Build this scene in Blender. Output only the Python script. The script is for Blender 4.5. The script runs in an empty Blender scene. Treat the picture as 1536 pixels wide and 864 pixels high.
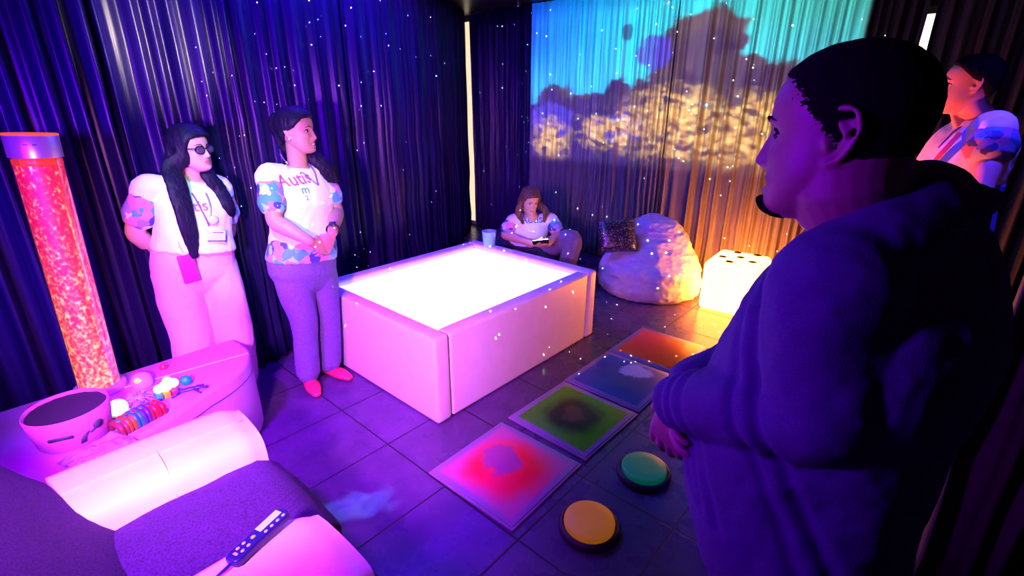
import bpy, bmesh, math, random
import numpy as np
from mathutils import Vector, Matrix, noise as mnoise
from mathutils.bvhtree import BVHTree

random.seed(7)
rng = np.random.default_rng(7)
S = bpy.context.scene
COL = S.collection
PI = math.pi

# ---------------------------------------------------------------- camera
F_PX, PITCH, ROLL, YAW, CAM_H = 730.0, math.radians(20.55), math.radians(0.3), math.radians(131.4), 1.65
_ct, _st = math.cos(PITCH), math.sin(PITCH)
FW = np.array([math.cos(YAW) * _ct, math.sin(YAW) * _ct, -_st])
RT = np.array([math.sin(YAW), -math.cos(YAW), 0.0])
_up = np.cross(RT, FW)
R2 = RT * math.cos(ROLL) + _up * math.sin(ROLL)
U2 = -RT * math.sin(ROLL) + _up * math.cos(ROLL)
FH = np.array([math.cos(YAW), math.sin(YAW), 0.0])
CAM = np.array([0, 0, CAM_H])
ZU = np.array([0, 0, 1.0])

def ray(x, y):
    return ((x - 768) / F_PX) * R2 - ((y - 432) / F_PX) * U2 + FW
def at(x, y, z=0.0):            # the point of a level plane seen at a pixel
    d = ray(x, y); return CAM + d * ((z - CAM_H) / d[2])
def pv(x, y, h):                # the point at horizontal distance h seen at a pixel
    d = ray(x, y); return CAM + d * (h / (d @ FH))
def ppl(x, y, p, n):            # the point of the plane (p, n) seen at a pixel
    d = ray(x, y); return CAM + d * (((np.asarray(p) - CAM) @ n) / (d @ n))

cam = bpy.data.cameras.new('camera'); cam_o = bpy.data.objects.new('camera', cam); COL.objects.link(cam_o)
cam.sensor_width = 36; cam.lens = F_PX / 1536 * 36; cam.clip_start = 0.02
cam_o.matrix_world = Matrix(((R2[0], U2[0], -FW[0], 0), (R2[1], U2[1], -FW[1], 0), (R2[2], U2[2], -FW[2], CAM_H), (0, 0, 0, 1)))
S.camera = cam_o
S.view_settings.view_transform = 'Standard'; S.view_settings.look = 'None'
S.view_settings.gamma = 1; S.view_settings.use_curve_mapping = False; S.view_settings.exposure = 0

w = bpy.data.worlds.new('world'); S.world = w; w.use_nodes = True
w.node_tree.nodes['Background'].inputs[0].default_value = (0.05, 0.02, 0.2, 1)
w.node_tree.nodes['Background'].inputs[1].default_value = 0.02

# ---------------------------------------------------------------- node helper
class NT:
    def __init__(s, tree):
        s.t = tree; s.n = tree.nodes; s.l = tree.links
    def node(s, kind, **kw):
        n = s.n.new(kind)
        for k, v in kw.items(): setattr(n, k, v)
        return n
    def put(s, sock, v):
        if hasattr(v, 'is_output') or isinstance(v, bpy.types.NodeSocket): s.l.new(v, sock)
        elif isinstance(v, (tuple, list)) and sock.type == 'RGBA' and len(v) == 3: sock.default_value = (*v, 1)
        else: sock.default_value = v
    def m(s, op, a, b=None, c=None, clamp=False):
        n = s.node('ShaderNodeMath', operation=op); n.use_clamp = clamp
        s.put(n.inputs[0], a)
        if b is not None: s.put(n.inputs[1], b)
        if c is not None: s.put(n.inputs[2], c)
        return n.outputs[0]
    def step(s, x, a, b):       # smooth step from a to b
        n = s.node('ShaderNodeMapRange', interpolation_type='SMOOTHSTEP')
        s.put(n.inputs['Value'], x); n.inputs['From Min'].default_value = min(a, b); n.inputs['From Max'].default_value = max(a, b)
        n.inputs['To Min'].default_value = 0 if a < b else 1; n.inputs['To Max'].default_value = 1 if a < b else 0
        return n.outputs[0]
    def mix(s, f, a, b, mode='MIX'):
        n = s.node('ShaderNodeMix', data_type='RGBA', blend_type=mode)
        s.put(n.inputs[0], f); s.put(n.inputs[6], a); s.put(n.inputs[7], b)
        return n.outputs[2]
    def ramp(s, f, stops, interp='LINEAR'):
        n = s.node('ShaderNodeValToRGB'); cr = n.color_ramp; cr.interpolation = interp
        while len(cr.elements) < len(stops): cr.elements.new(0.5)
        for e, (p, c) in zip(cr.elements, stops): e.position = p; e.color = (*c, 1)
        s.put(n.inputs[0], f); return n.outputs[0]
    def noise(s, vec, scale, detail=2, rough=.5, dim='3D', out=0):
        n = s.node('ShaderNodeTexNoise', noise_dimensions=dim)
        if vec is not None: s.put(n.inputs['Vector'], vec)
        n.inputs['Scale'].default_value = scale; n.inputs['Detail'].default_value = detail; n.inputs['Roughness'].default_value = rough
        return n.outputs[out]
    def voro(s, vec, scale, feature='F1', out=0, rnd=1.0):
        n = s.node('ShaderNodeTexVoronoi', feature=feature)
        if vec is not None: s.put(n.inputs['Vector'], vec)
        n.inputs['Scale'].default_value = scale; n.inputs['Randomness'].default_value = rnd
        return n.outputs[out]
    def obj(s): return s.node('ShaderNodeTexCoord').outputs['Object']
    def xyz(s, v):
        n = s.node('ShaderNodeSeparateXYZ'); s.put(n.inputs[0], v); return n.outputs
    def comb(s, x, y, z):
        n = s.node('ShaderNodeCombineXYZ')
        for i, v in enumerate((x, y, z)): s.put(n.inputs[i], v)
        return n.outputs[0]
    def scalev(s, v, sc):
        n = s.node('ShaderNodeMapping'); s.put(n.inputs[0], v); n.inputs['Scale'].default_value = sc; return n.outputs[0]

MATS = {}
def mat(name, color=(.5, .5, .5), rough=.6, metal=0, var=.12, vscale=30, bump=0, bscale=80, spec=.5, sheen=0, coat=0, sss=0):
    """plain procedural material: the colour with a little noise, optional fine bump"""
    if name in MATS: return MATS[name]
    m = bpy.data.materials.new(name); m.use_nodes = True; t = NT(m.node_tree); b = t.n['Principled BSDF']
    o = t.obj()
    dark = tuple(c * (1 - var) for c in color); lite = tuple(min(1, c * (1 + var)) for c in color)
    t.put(b.inputs['Base Color'], t.ramp(t.noise(o, vscale, 3), [(.3, dark), (.7, lite)]))
    b.inputs['Roughness'].default_value = rough; b.inputs['Metallic'].default_value = metal
    b.inputs['Specular IOR Level'].default_value = spec
    if sheen: b.inputs['Sheen Weight'].default_value = sheen
    if coat: b.inputs['Coat Weight'].default_value = coat; b.inputs['Coat Roughness'].default_value = .15
    if bump:
        bn = t.node('ShaderNodeBump'); bn.inputs['Strength'].default_value = bump; bn.inputs['Distance'].default_value = .004
        t.put(bn.inputs['Height'], t.noise(o, bscale, 4)); t.put(b.inputs['Normal'], bn.outputs[0])
    MATS[name] = m; return m
def new_mat(name):
    m = bpy.data.materials.new(name); m.use_nodes = True; t = NT(m.node_tree); MATS[name] = m
    return m, t, t.n['Principled BSDF']
def glow(name, color, strength, var=.1, vscale=20):
    m, t, b = new_mat(name)
    t.put(b.inputs['Base Color'], tuple(c * .3 for c in color))
    lo = tuple(c * (1 - var) for c in color)
    t.put(b.inputs['Emission Color'], t.ramp(t.noise(t.obj(), vscale, 2), [(.3, lo), (.7, color)]))
    b.inputs['Emission Strength'].default_value = strength
    return m

# ---------------------------------------------------------------- mesh helpers
class MB:
    """collects closed pieces of one mesh"""
    def __init__(s): s.v = []; s.f = []; s.mi = []; s.cur = 0
    def add(s, verts, faces):
        k = len(s.v); s.v += [tuple(map(float, p)) for p in verts]
        s.f += [tuple(i + k for i in f) for f in faces]; s.mi += [s.cur] * len(faces); return s
    def grid(s, rings, closed=True, cap=True):
        """rings: list of rings of points; lofted"""
        k = len(s.v); n = len(rings[0])
        for r in rings: s.v += [tuple(map(float, p)) for p in r]
        fs = []
        for i in range(len(rings) - 1):
            for j in range(n if closed else n - 1):
                a = k + i * n + j; b = k + i * n + (j + 1) % n
                fs.append((a, b, b + n, a + n))
        if cap:
            for ri, rev in ((0, True), (len(rings) - 1, False)):
                c = len(s.v); s.v.append(tuple(np.mean(np.asarray(rings[ri], float), axis=0)))
                for j in range(n):
                    a = k + ri * n + j; b = k + ri * n + (j + 1) % n
                    fs.append((b, a, c) if rev else (a, b, c))
        s.f += fs; s.mi += [s.cur] * len(fs); return s
    def box(s, c, d, bevel=0, rot=None, seg=3):
        bm = bmesh.new(); bmesh.ops.create_cube(bm, size=1)
        for v in bm.verts: v.co = Vector((v.co.x * d[0], v.co.y * d[1], v.co.z * d[2]))
        if bevel: bmesh.ops.bevel(bm, geom=bm.edges[:], offset=bevel, segments=seg, affect='EDGES', profile=.5)
        bm.verts.ensure_lookup_table()
        M = (rot if rot is not None else Matrix.Identity(3))
        s.add([Vector(c) + M @ v.co for v in bm.verts], [[v.index for v in f.verts] for f in bm.faces]); bm.free(); return s
    def tube(s, pts, rad, n=10, sub=4, flat=None, up=None):
        """rounded tapered tube along a smooth path; flat scales it across the frame's second axis"""
        P, R = smooth(pts, rad, sub)
        s.grid(tube_rings(P, R, n, flat, up)); return s
    def ball(s, c, r, n=16, rot=None):
        r = np.ones(3) * np.asarray(r); rings = []
        M = np.array(rot) if rot is not None else np.eye(3)
        for i in range(1, n // 2):
            a = PI * i / (n // 2)
            rings.append([np.asarray(c) + M @ (r * np.array([math.sin(a) * math.cos(b), math.sin(a) * math.sin(b), -math.cos(a)])) for b in np.linspace(0, 2 * PI, n, endpoint=False)])
        k = len(s.v); s.grid(rings, cap=True)
        # pull the cap centres out to the poles
        s.v[-2] = tuple(np.asarray(c) + M @ np.array([0, 0, -r[2]])); s.v[-1] = tuple(np.asarray(c) + M @ np.array([0, 0, r[2]]))
        return s
    def lathe(s, c, prof, n=48, ax=None, cap=True):
        """profile (radius, height) turned about z at c"""
        s.grid([[np.asarray(c) + [r * math.cos(a), r * math.sin(a), h] for a in np.linspace(0, 2 * PI, n, endpoint=False)] for r, h in prof], cap=cap); return s
    def prism(s, poly, z0, z1, bevel=0, seg=3):
        bm = bmesh.new(); vs = [bm.verts.new((p[0], p[1], z0)) for p in poly]
        f = bm.faces.new(vs); r = bmesh.ops.extrude_face_region(bm, geom=[f])
        for g in r['geom']:
            if isinstance(g, bmesh.types.BMVert): g.co.z = z1
        bmesh.ops.recalc_face_normals(bm, faces=bm.faces[:])
        if bevel:
            es = [e for e in bm.edges if len(e.link_faces) == 2 and e.calc_face_angle(0) > .5]
            bmesh.ops.bevel(bm, geom=es, offset=bevel, segments=seg, affect='EDGES', profile=.5)
        bm.verts.ensure_lookup_table()
        s.add([v.co for v in bm.verts], [[v.index for v in f.verts] for f in bm.faces]); bm.free(); return s
    def mesh(s, name):
        me = bpy.data.meshes.new(name); me.from_pydata(s.v, [], s.f); me.update()
        bm = bmesh.new(); bm.from_mesh(me); bmesh.ops.recalc_face_normals(bm, faces=bm.faces[:]); bm.to_mesh(me); bm.free()
        if any(s.mi): me.polygons.foreach_set('material_index', s.mi)
        return me
    def build(s, name, m, parent=None, smooth_=True, origin=None, angle=None):
        me = s.mesh(name); return link(name, me, m, parent, smooth_, origin, angle)

def link(name, me, m, parent=None, smooth_=True, origin=None, angle=None):
    o = bpy.data.objects.new(name, me); COL.objects.link(o)
    for mm in (m if isinstance(m, (list, tuple)) else [m]): me.materials.append(mm)
    if smooth_: me.polygons.foreach_set('use_smooth', [True] * len(me.polygons))
    if angle is not None: me.set_sharp_from_angle(angle=math.radians(angle))
    if parent is not None: o.parent = parent
    if origin is not None: o.location = origin
    return o

def smooth(pts, rad, sub):
    P = np.asarray(pts, float); R = np.asarray(rad, float)
    if R.ndim == 0: R = np.full(len(P), float(R))
    if len(P) < 3 or sub <= 1:
        if sub <= 1: return P, R
        t = np.linspace(0, 1, sub + 1)[:, None]
        return P[0] + (P[1] - P[0]) * t, R[0] + (R[1] - R[0]) * t[:, 0]
    def cr(A, i, t):
        a, b = A[i], A[i + 1]; p = A[i - 1] if i > 0 else 2 * a - b; q = A[i + 2] if i + 2 < len(A) else 2 * b - a
        return .5 * (2 * a + (b - p) * t + (2 * p - 5 * a + 4 * b - q) * t * t + (3 * a - p - 3 * b + q) * t ** 3)
    op, orr = [], []
    for i in range(len(P) - 1):
        for k in range(sub):
            op.append(cr(P, i, k / sub)); orr.append(cr(R, i, k / sub))
    op.append(P[-1]); orr.append(R[-1])
    return np.array(op), np.maximum(np.array(orr), 1e-4)

def tube_rings(P, R, n, flat=None, up=None):
    """rings with rounded ends, parallel transported frame"""
    T = np.gradient(P, axis=0); T /= np.linalg.norm(T, axis=1)[:, None] + 1e-12
    u = np.asarray(up, float) if up is not None else (np.array([0, 0, 1.0]) if abs(T[0][2]) < .9 else np.array([1.0, 0, 0]))
    rings = []; ang = np.linspace(0, 2 * PI, n, endpoint=False)
    fl = 1.0 if flat is None else flat
    frames = []
    for i in range(len(P)):
        u = u - T[i] * (u @ T[i]); u /= np.linalg.norm(u); v = np.cross(T[i], u); frames.append((u.copy(), v))
    def ring(c, r, fr): return [c + r * (math.cos(a) * fr[1] + fl * math.sin(a) * fr[0]) for a in ang]
    for k in (80, 60, 35): rings.append(ring(P[0] - T[0] * R[0] * min(1, fl) * math.sin(math.radians(k)), R[0] * math.cos(math.radians(k)), frames[0]))
    for i in range(len(P)): rings.append(ring(P[i], R[i], frames[i]))
    for k in (35, 60, 80): rings.append(ring(P[-1] + T[-1] * R[-1] * min(1, fl) * math.sin(math.radians(k)), R[-1] * math.cos(math.radians(k)), frames[-1]))
    return rings

def remesh(mb, voxel, it=4, name='m'):
    """one continuous surface round all the pieces"""
    me = mb.mesh(name); o = bpy.data.objects.new('tmp', me); COL.objects.link(o)
    md = o.modifiers.new('r', 'REMESH'); md.mode = 'VOXEL'; md.voxel_size = voxel; md.adaptivity = 0
    if it:
        sm = o.modifiers.new('s', 'SMOOTH'); sm.factor = .5; sm.iterations = it
    dg = bpy.context.evaluated_depsgraph_get()
    out = bpy.data.meshes.new_from_object(o.evaluated_get(dg))
    bpy.data.objects.remove(o); bpy.data.meshes.remove(me); out.name = name
    return out

def verts_of(me):
    a = np.empty(len(me.vertices) * 3); me.vertices.foreach_get('co', a); return a.reshape(-1, 3)
def set_verts(me, a):
    me.vertices.foreach_set('co', np.asarray(a, float).ravel()); me.update()
def normals_of(me):
    a = np.empty(len(me.vertices) * 3); me.vertices.foreach_get('normal', a); return a.reshape(-1, 3)
def wrinkle(me, amp, scale, stretch=(1, 1, 1), seed=0, turb=True):
    V = verts_of(me); N = normals_of(me); off = Vector((seed * 7.3, seed * 3.1, seed * 1.7))
    st = Vector(stretch); d = np.empty(len(V))
    for i, p in enumerate(V):
        q = Vector((p[0] * st.x, p[1] * st.y, p[2] * st.z)) * scale + off
        x = mnoise.noise(q)
        if turb: x = (1 - 2 * abs(x)) * .7 + .5 * mnoise.noise(q * 2.1)
        d[i] = x
    set_verts(me, V + N * (d * amp)[:, None]); return me
def sub_noise(p, s=1.0): return mnoise.noise(Vector(p) * s)

# ---------------------------------------------------------------- object bookkeeping
def tag(o, label=None, cat=None, group=None, kind=None):
    if label: o['label'] = label
    if cat: o['category'] = cat
    if group: o['group'] = group
    if kind: o['kind'] = kind
    return o
def thing(name, label, cat, loc=(0, 0, 0), group=None, rotz=0):
    o = bpy.data.objects.new(name, None); COL.objects.link(o); o.empty_display_size = .1
    o.location = tuple(map(float, loc)); o.rotation_euler.z = rotz
    return tag(o, label, cat, group)
def struct(o): o['kind'] = 'structure'; return o
# ---------------------------------------------------------------- people
HZ = np.array([-.118, -.108, -.095, -.075, -.055, -.035, -.015, .005, .025, .045, .065, .085, .100, .110, .1155])
HF = np.array([.058, .077, .083, .0825, .083, .084, .083, .082, .086, .087, .081, .068, .048, .025, -.008])
HB = np.array([.012, .000, -.016, -.040, -.062, -.078, -.088, -.095, -.100, -.101, -.097, -.085, -.066, -.045, -.014])
HW = np.array([.020, .036, .047, .057, .064, .069, .0725, .0750, .0765, .0768, .074, .065, .050, .032, .003])

def g2(x, z, x0, z0, sx, sz):
    return np.exp(-((x - x0) / sx) ** 2 - ((z - z0) / sz) ** 2)
def sstep(x, a, b):
    t = np.clip((x - a) / (b - a), 0, 1); return t * t * (3 - 2 * t)

def head_grid(nz=84, nt=112, feat=True, chub=0., smile=0., mouth_open=0., shell=None):
    """head in its own frame: x to the person's left, y forward, z up, eyes at z = 0"""
    u = np.linspace(0, 1, nz); zz = np.interp(u, np.linspace(0, 1, len(HZ)), HZ)
    def pc(A):
        # smooth interpolation over z
        a = np.interp(zz, HZ, A); k = np.array([1, 2, 3, 2, 1.]) / 9
        b = np.convolve(np.pad(a, 2, mode='edge'), k, 'valid'); b[0] = a[0]; b[-1] = a[-1]; return b
    yf, yb, hw = pc(HF), pc(HB), pc(HW)
    low = np.exp(-((zz + .07) / .04) ** 2)
    hw = hw * (1 + chub * .16 * low); yf = yf + chub * .004 * np.exp(-((zz + .1) / .03) ** 2)
    t = np.linspace(0, 2 * PI, nt, endpoint=False)
    p = .92
    cx = np.sign(np.cos(t)) * np.abs(np.cos(t)) ** p; sy = np.sign(np.sin(t)) * np.abs(np.sin(t)) ** p
    X = hw[:, None] * cx[None]; Y = ((yf + yb) / 2)[:, None] + ((yf - yb) / 2)[:, None] * sy[None]; Z = np.repeat(zz[:, None], nt, 1)
    fr = sstep(np.sin(t), .15, .6)[None] * np.ones_like(X)
    if feat:
        d = np.zeros_like(X)
        na = np.interp(zz, [-.060, -.052, -.044, -.037, -.02, 0, .018, .035], [0, .002, .016, .0245, .0185, .0095, .004, 0])
        nw = np.interp(zz, [-.05, -.037, -.02, .01], [.0135, .0125, .0095, .0085])
        d += na[:, None] * np.exp(-(X / nw[:, None]) ** 2)
        for s in (-1, 1):
            d += .0085 * g2(X, Z, s * .0135, -.041, .0062, .0062)
            d -= .0115 * g2(X, Z, s * .031, .002, .0150, .0100)
            d += .0060 * g2(X, Z, s * .031, .000, .0100, .0065)
            d += .0050 * g2(X, Z, s * .030, .0205, .019, .0065)
            d += .0045 * g2(X, Z, s * .045, -.026 + .006 * smile, .016, .015) * (1 + .8 * smile)
            d -= .0030 * g2(X, Z, s * .030, -.055, .006, .016) * (1 + smile)
            d -= .0020 * g2(X, Z, s * .006, -.0475, .003, .003)
        mw = 1 + .35 * smile
        d += .0065 * g2(X, Z, 0, -.0620 + .002 * mouth_open, .0195 * mw, .0050)
        d += .0075 * g2(X, Z, 0, -.0755 - .006 * mouth_open, .0170 * mw, .0055)
        zm = -.0682 - .003 * mouth_open + smile * .006 * (X / .03) ** 2
        d -= (.0050 + .009 * mouth_open) * np.exp(-(X / (.022 * mw)) ** 4 - ((Z - zm) / (.0024 + .003 * mouth_open)) ** 2)
        d -= .0035 * g2(X, Z, 0, -.0870 - .003 * mouth_open, .020, .0055)
        d += .0075 * g2(X, Z, 0, -.1020, .020, .0110)
        Y = Y + d * fr
    if shell is not None:
        off = shell(X, Y, Z)
        r = np.sqrt(X ** 2 + (Y - ((yf + yb) / 2)[:, None]) ** 2) + 1e-6
        top = sstep(Z, .05, .115)
        X = X + off * X / r * (1 - .4 * top); Y = Y + off * (Y - ((yf + yb) / 2)[:, None]) / r * (1 - .4 * top); Z = Z + off * top
    return np.stack([X, Y, Z], -1)

def unit(v):
    v = np.asarray(v, float); return v / np.linalg.norm(v)

class Frame:
    """a frame with forward F and up U; l(x, y, z) = origin + x left + y forward + z up"""
    def __init__(s, o, F, U=(0, 0, 1)):
        s.o = np.asarray(o, float); s.F = unit(F); U = np.asarray(U, float); s.U = unit(U - s.F * (U @ s.F)); s.L = np.cross(s.U, s.F)
        s.M = np.stack([s.L, s.F, s.U], 1)
    def p(s, a, k=1.0): return s.o + (np.asarray(a, float) * k) @ s.M.T
    def inv(s, w, k=1.0): return ((np.asarray(w, float) - s.o) @ s.M) / k

def ear(mb, fr, side, k, es=1.0):
    e = lambda y, z, x: fr.p((side * x, -.012 + (y + .012) * es * (1.12 if es > 1 else 1), z * es), k)
    c = [(-.004, .020, .0745), (-.014, .030, .0800), (-.028, .026, .0850), (-.033, .008, .0855), (-.027, -.012, .0815), (-.017, -.026, .0770), (-.008, -.030, .0745)]
    mb.tube([e(*q) for q in c], np.array([.0034, .0038, .0038, .0036, .0038, .0046, .0046]) * k, 10, 4)
    mb.tube([e(-.008, .016, .0725), e(-.018, .014, .0770), e(-.028, .012, .0810)], np.array([.006, .012, .006]) * k, 10, 4, flat=.25, up=fr.L)
    mb.tube([e(-.014, -.002, .0715), e(-.020, -.004, .0740), e(-.028, -.004, .0785)], np.array([.006, .012, .006]) * k, 10, 4, flat=.22, up=fr.L)
    mb.tube([e(-.014, .016, .0790), e(-.022, .002, .0815), e(-.018, -.012, .079)], np.array([.003, .0035, .003]) * k, 8, 4)
    mb.tube([e(-.004, -.006, .0745), e(-.007, -.012, .0775)], np.array([.005, .0045]) * k, 8, 2)

def hand(mb, wrist, d, n, side, k=1.0, curl=(.5, .5, .5), spread=.0, thumb_in=.3, rw=.026):
    """palm, four unequal bent fingers and a thumb. d: towards the fingers, n: out of the palm, side: +1 when the thumb is along d x n"""
    d = unit(d); n = np.asarray(n, float); n = unit(n - d * (n @ d)); s = np.cross(d, n) * side
    w = np.asarray(wrist, float)
    rings = []
    for t, a, b in ((-.012, .024, .019), (.0, .026, .018), (.02, .033, .0165), (.05, .041, .0155), (.078, .042, .0135), (.092, .039, .0105)):
        c = w + d * t * k + s * (.004 * min(1, max(0, t) / .05)) * k
        rings.append([c + k * (a * math.copysign(abs(math.cos(q)) ** .8, math.cos(q)) * s + b * math.copysign(abs(math.sin(q)) ** .8, math.sin(q)) * n) for q in np.linspace(0, 2 * PI, 18, endpoint=False)])
    mb.grid(rings)
    for off, ln, f in ((.031, .072, .98), (.0105, .081, 1.0), (-.0105, .075, .97), (-.0300, .060, .90)):
        p = w + k * (d * (.088 * f) + s * (off + .003) - n * .001); dd = unit(d + s * off * 4 * (.4 + spread)); pts = [p - dd * .02 * k, p]; ang = 0
        for seg, (fr_, cv) in enumerate(zip((.44, .32, .24), curl)):
            ang += cv; q = dd * math.cos(ang) + n * math.sin(ang); p = p + q * ln * fr_ * k; pts.append(p)
        mb.tube(pts, np.array([.0098, .0098, .0088, .0080, .0066]) * k, 10, 4)
    p = w + k * (d * .022 + s * .026 + n * .004)
    a = unit(d * .62 + s * .72 + n * thumb_in); b = unit(d * .85 + s * .30 + n * (thumb_in + .25)); c = unit(d * .92 + s * .05 + n * (thumb_in + .4))
    mb.tube([p - a * .012 * k, p + a * .018 * k, p + a * .040 * k, p + (a * .040 + b * .034) * k, p + (a * .040 + b * .034 + c * .025) * k], np.array([.013, .0145, .0120, .0100, .0080]) * k, 10, 4)

def torso_rings(hip, neck, F, prof, n=40, ex=.86, bend=0.0):
    """prof rows: t along hip->neck, half width, front depth, back depth"""
    hip = np.asarray(hip, float); neck = np.asarray(neck, float); ax = unit(neck - hip); L = unit(np.cross(ax, F)); Fr = np.cross(L, ax)
    ln = np.linalg.norm(neck - hip); rings = []
    T = np.array([p[0] for p in prof]); A = np.array(prof)[:, 1:]
    tt = np.linspace(T[0], T[-1], 34)
    for t in tt:
        a, f, b = (np.interp(t, T, A[:, i]) for i in range(3))
        c = hip + ax * ln * t + Fr * bend * math.sin(PI * min(1, max(0, t)))
        r = []
        for q in np.linspace(0, 2 * PI, n, endpoint=False):
            x = math.copysign(abs(math.cos(q)) ** ex, math.cos(q)); y = math.copysign(abs(math.sin(q)) ** ex, math.sin(q))
            r.append(c + L * (-a * x) + Fr * (y * (f if y > 0 else b)))
        rings.append(r)
    return rings

class Person:
    def __init__(s, loc, F, label, group=None):
        s.root = thing('person', label, 'person', loc, group); s.o = np.asarray(loc, float); s.F = unit(F); s.L = np.cross(ZU, s.F)
    def J(s, x, y, off=0.0, up=0.0):    # pixel -> the person's own side-to-side plane, moved forward by off
        return ppl(x, y, s.o + s.F * off, s.F) + ZU * up
    def W(s, l, f, z): return s.o + s.L * l + s.F * f + ZU * z
    def put(s, name, me, m, parent=None, smooth_=True, label=None):
        if isinstance(me, MB): me = me.mesh(name)
        set_verts(me, verts_of(me) - s.o); me.name = name
        o = link(name, me, m, parent or s.root, smooth_)
        if label: o['label'] = label
        return o
    def bvh(s, o):
        me = o.data; return BVHTree.FromPolygons([tuple(v) for v in verts_of(me) + s.o], [tuple(p.vertices) for p in me.polygons])

def lips_slot(me, fr, k, slot, smile=0):
    """give the lips of a finished body their own material"""
    V = verts_of(me); n = len(me.polygons); c = np.empty(n * 3); me.polygons.foreach_get('center', c); c = fr.inv(c.reshape(-1, 3), k)
    x, y, z = c.T; zz = z - smile * .006 * (x / .03) ** 2
    wv = np.clip(1 - (np.abs(x) / (.024 * (1 + .3 * smile))) ** 2, 0, 1)
    m = (y > .075) & (np.abs(zz + .0685) < .0115 * wv) & (np.abs(x) < .026 * (1 + .3 * smile))
    mi = np.zeros(n, int); mi[m] = slot; me.polygons.foreach_set('material_index', mi)

def face_parts(P, fr, k, hairm, ed=.0):
    for sd in (-1, 1):
        mb = MB(); c = fr.p((sd * .031, .0610 - ed, .001), k); mb.ball(c, .0122 * k, 16)
        mb.cur = 1; q = unit(fr.F + fr.L * sd * .08 - fr.U * .05); mb.tube([c + q * .0095 * k, c + q * .0126 * k], [.0058 * k, .0050 * k], 12, 1)
        me = mb.mesh('eye'); P.put('eye', me, [MATS['eye_white'], MATS['iris_dark']])
        mb = MB()
        mb.tube([fr.p((sd * .017, .0715, .0035), k), fr.p((sd * .031, .0735, .0095), k), fr.p((sd * .046, .0635, .0035), k)], np.array([.0015, .0027, .0015]) * k, 8, 5)
        P.put('eyelash', mb, hairm)
        if True:
            mb = MB(); mb.tube([fr.p((sd * .013, .0865, .020), k), fr.p((sd * .030, .0840, .0265), k), fr.p((sd * .048, .0690, .0215), k)], np.array([.0030, .0034, .0016]) * k, 8, 5, flat=.6)
            P.put('eyebrow', mb, hairm)

def project_text(P, bv, body, center, F, right, up, size, m, name, parent, thick=.0022, spacing=1.0, align='CENTER', tilt=0.0):
    """letters laid on the cloth they are printed on"""
    cu = bpy.data.curves.new('t', 'FONT'); cu.body = body; cu.size = size; cu.align_x = align; cu.resolution_u = 3; cu.space_character = spacing; cu.offset = size * .012
    o = bpy.data.objects.new('t', cu); COL.objects.link(o)
    dg = bpy.context.evaluated_depsgraph_get(); me = bpy.data.meshes.new_from_object(o.evaluated_get(dg)); bpy.data.objects.remove(o)
    bm = bmesh.new(); bm.from_mesh(me); bmesh.ops.triangulate(bm, faces=bm.faces[:])
    for _ in range(3):
        es = [e for e in bm.edges if e.calc_length() > .010]
        if es: bmesh.ops.subdivide_edges(bm, edges=es, cuts=1); bmesh.ops.triangulate(bm, faces=bm.faces[:])
    right = np.asarray(right); up = np.asarray(up); F = np.asarray(F); ct, st = math.cos(tilt), math.sin(tilt)
    for v in bm.verts:
        x, y = v.co.x * ct - v.co.y * st, v.co.x * st + v.co.y * ct
        q = center + right * x + up * y + F * .5
        h = bv.ray_cast(Vector(q), Vector(-F))
        v.co = (h[0] + Vector(F) * thick) if h[0] is not None else Vector(q - F * .5)
    bm.to_mesh(me); bm.free()
    return P.put(name, me, m, parent, smooth_=False)

def on_cloth(bv, p, F, off):
    h = bv.ray_cast(Vector(np.asarray(p) + np.asarray(F) * .6), Vector(-np.asarray(F)))
    return (np.array(h[0]) + np.asarray(F) * off) if h[0] is not None else np.asarray(p)
# ---------------------------------------------------------------- materials of the room
def tile_mat():
    m, t, b = new_mat('floor_tiles'); o = t.obj(); x, y, z = t.xyz(o)
    def seam(v, off, pitch, wd):
        q = t.m('FRACT', t.m('DIVIDE', t.m('ADD', v, off), pitch)); q = t.m('ABSOLUTE', t.m('SUBTRACT', q, .5))
        return t.step(q, .5 - wd / pitch, .5 - wd / pitch * .5)
    sx = seam(x, 1.41 + 20 * .4475, .4475, .006); sy = seam(y, -1.137 + 20 * .4745, .4745, .006)
    s = t.m('MAXIMUM', sx, sy)
    base = t.ramp(t.noise(o, 6, 5, .6), [(.3, (.050, .028, .085)), (.7, (.080, .046, .13))])
    t.put(b.inputs['Base Color'], t.mix(s, base, (.012, .011, .016)))
    t.put(b.inputs['Roughness'], t.m('ADD', t.m('MULTIPLY', t.noise(o, 9, 4), .16), t.m('ADD', .20, t.m('MULTIPLY', s, .4))))
    b.inputs['Specular IOR Level'].default_value = .35
    bn = t.node('ShaderNodeBump'); bn.inputs['Strength'].default_value = .25; bn.inputs['Distance'].default_value = .003
    t.put(bn.inputs['Height'], t.m('SUBTRACT', t.m('MULTIPLY', t.noise(o, 60, 3), .15), s)); t.put(b.inputs['Normal'], bn.outputs[0])
    return m
def cloth_mat(name, dark, lite, rough, sheen=.3, spec=.5):
    m, t, b = new_mat(name); o = t.obj(); x, y, z = t.xyz(o)
    v = t.noise(t.scalev(o, (1, 1, .06)), 26, 3)
    t.put(b.inputs['Base Color'], t.ramp(v, [(.35, dark), (.68, lite)]))
    b.inputs['Roughness'].default_value = rough; b.inputs['Sheen Weight'].default_value = sheen; b.inputs['Specular IOR Level'].default_value = spec
    bn = t.node('ShaderNodeBump'); bn.inputs['Strength'].default_value = .35; bn.inputs['Distance'].default_value = .004
    t.put(bn.inputs['Height'], t.noise(t.scalev(o, (1, 1, .03)), 70, 3)); t.put(b.inputs['Normal'], bn.outputs[0])
    return m
FLOOR = tile_mat()
SATIN = cloth_mat('satin_curtain', (.006, .003, .042), (.013, .006, .085), .33, .0, .20)
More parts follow.
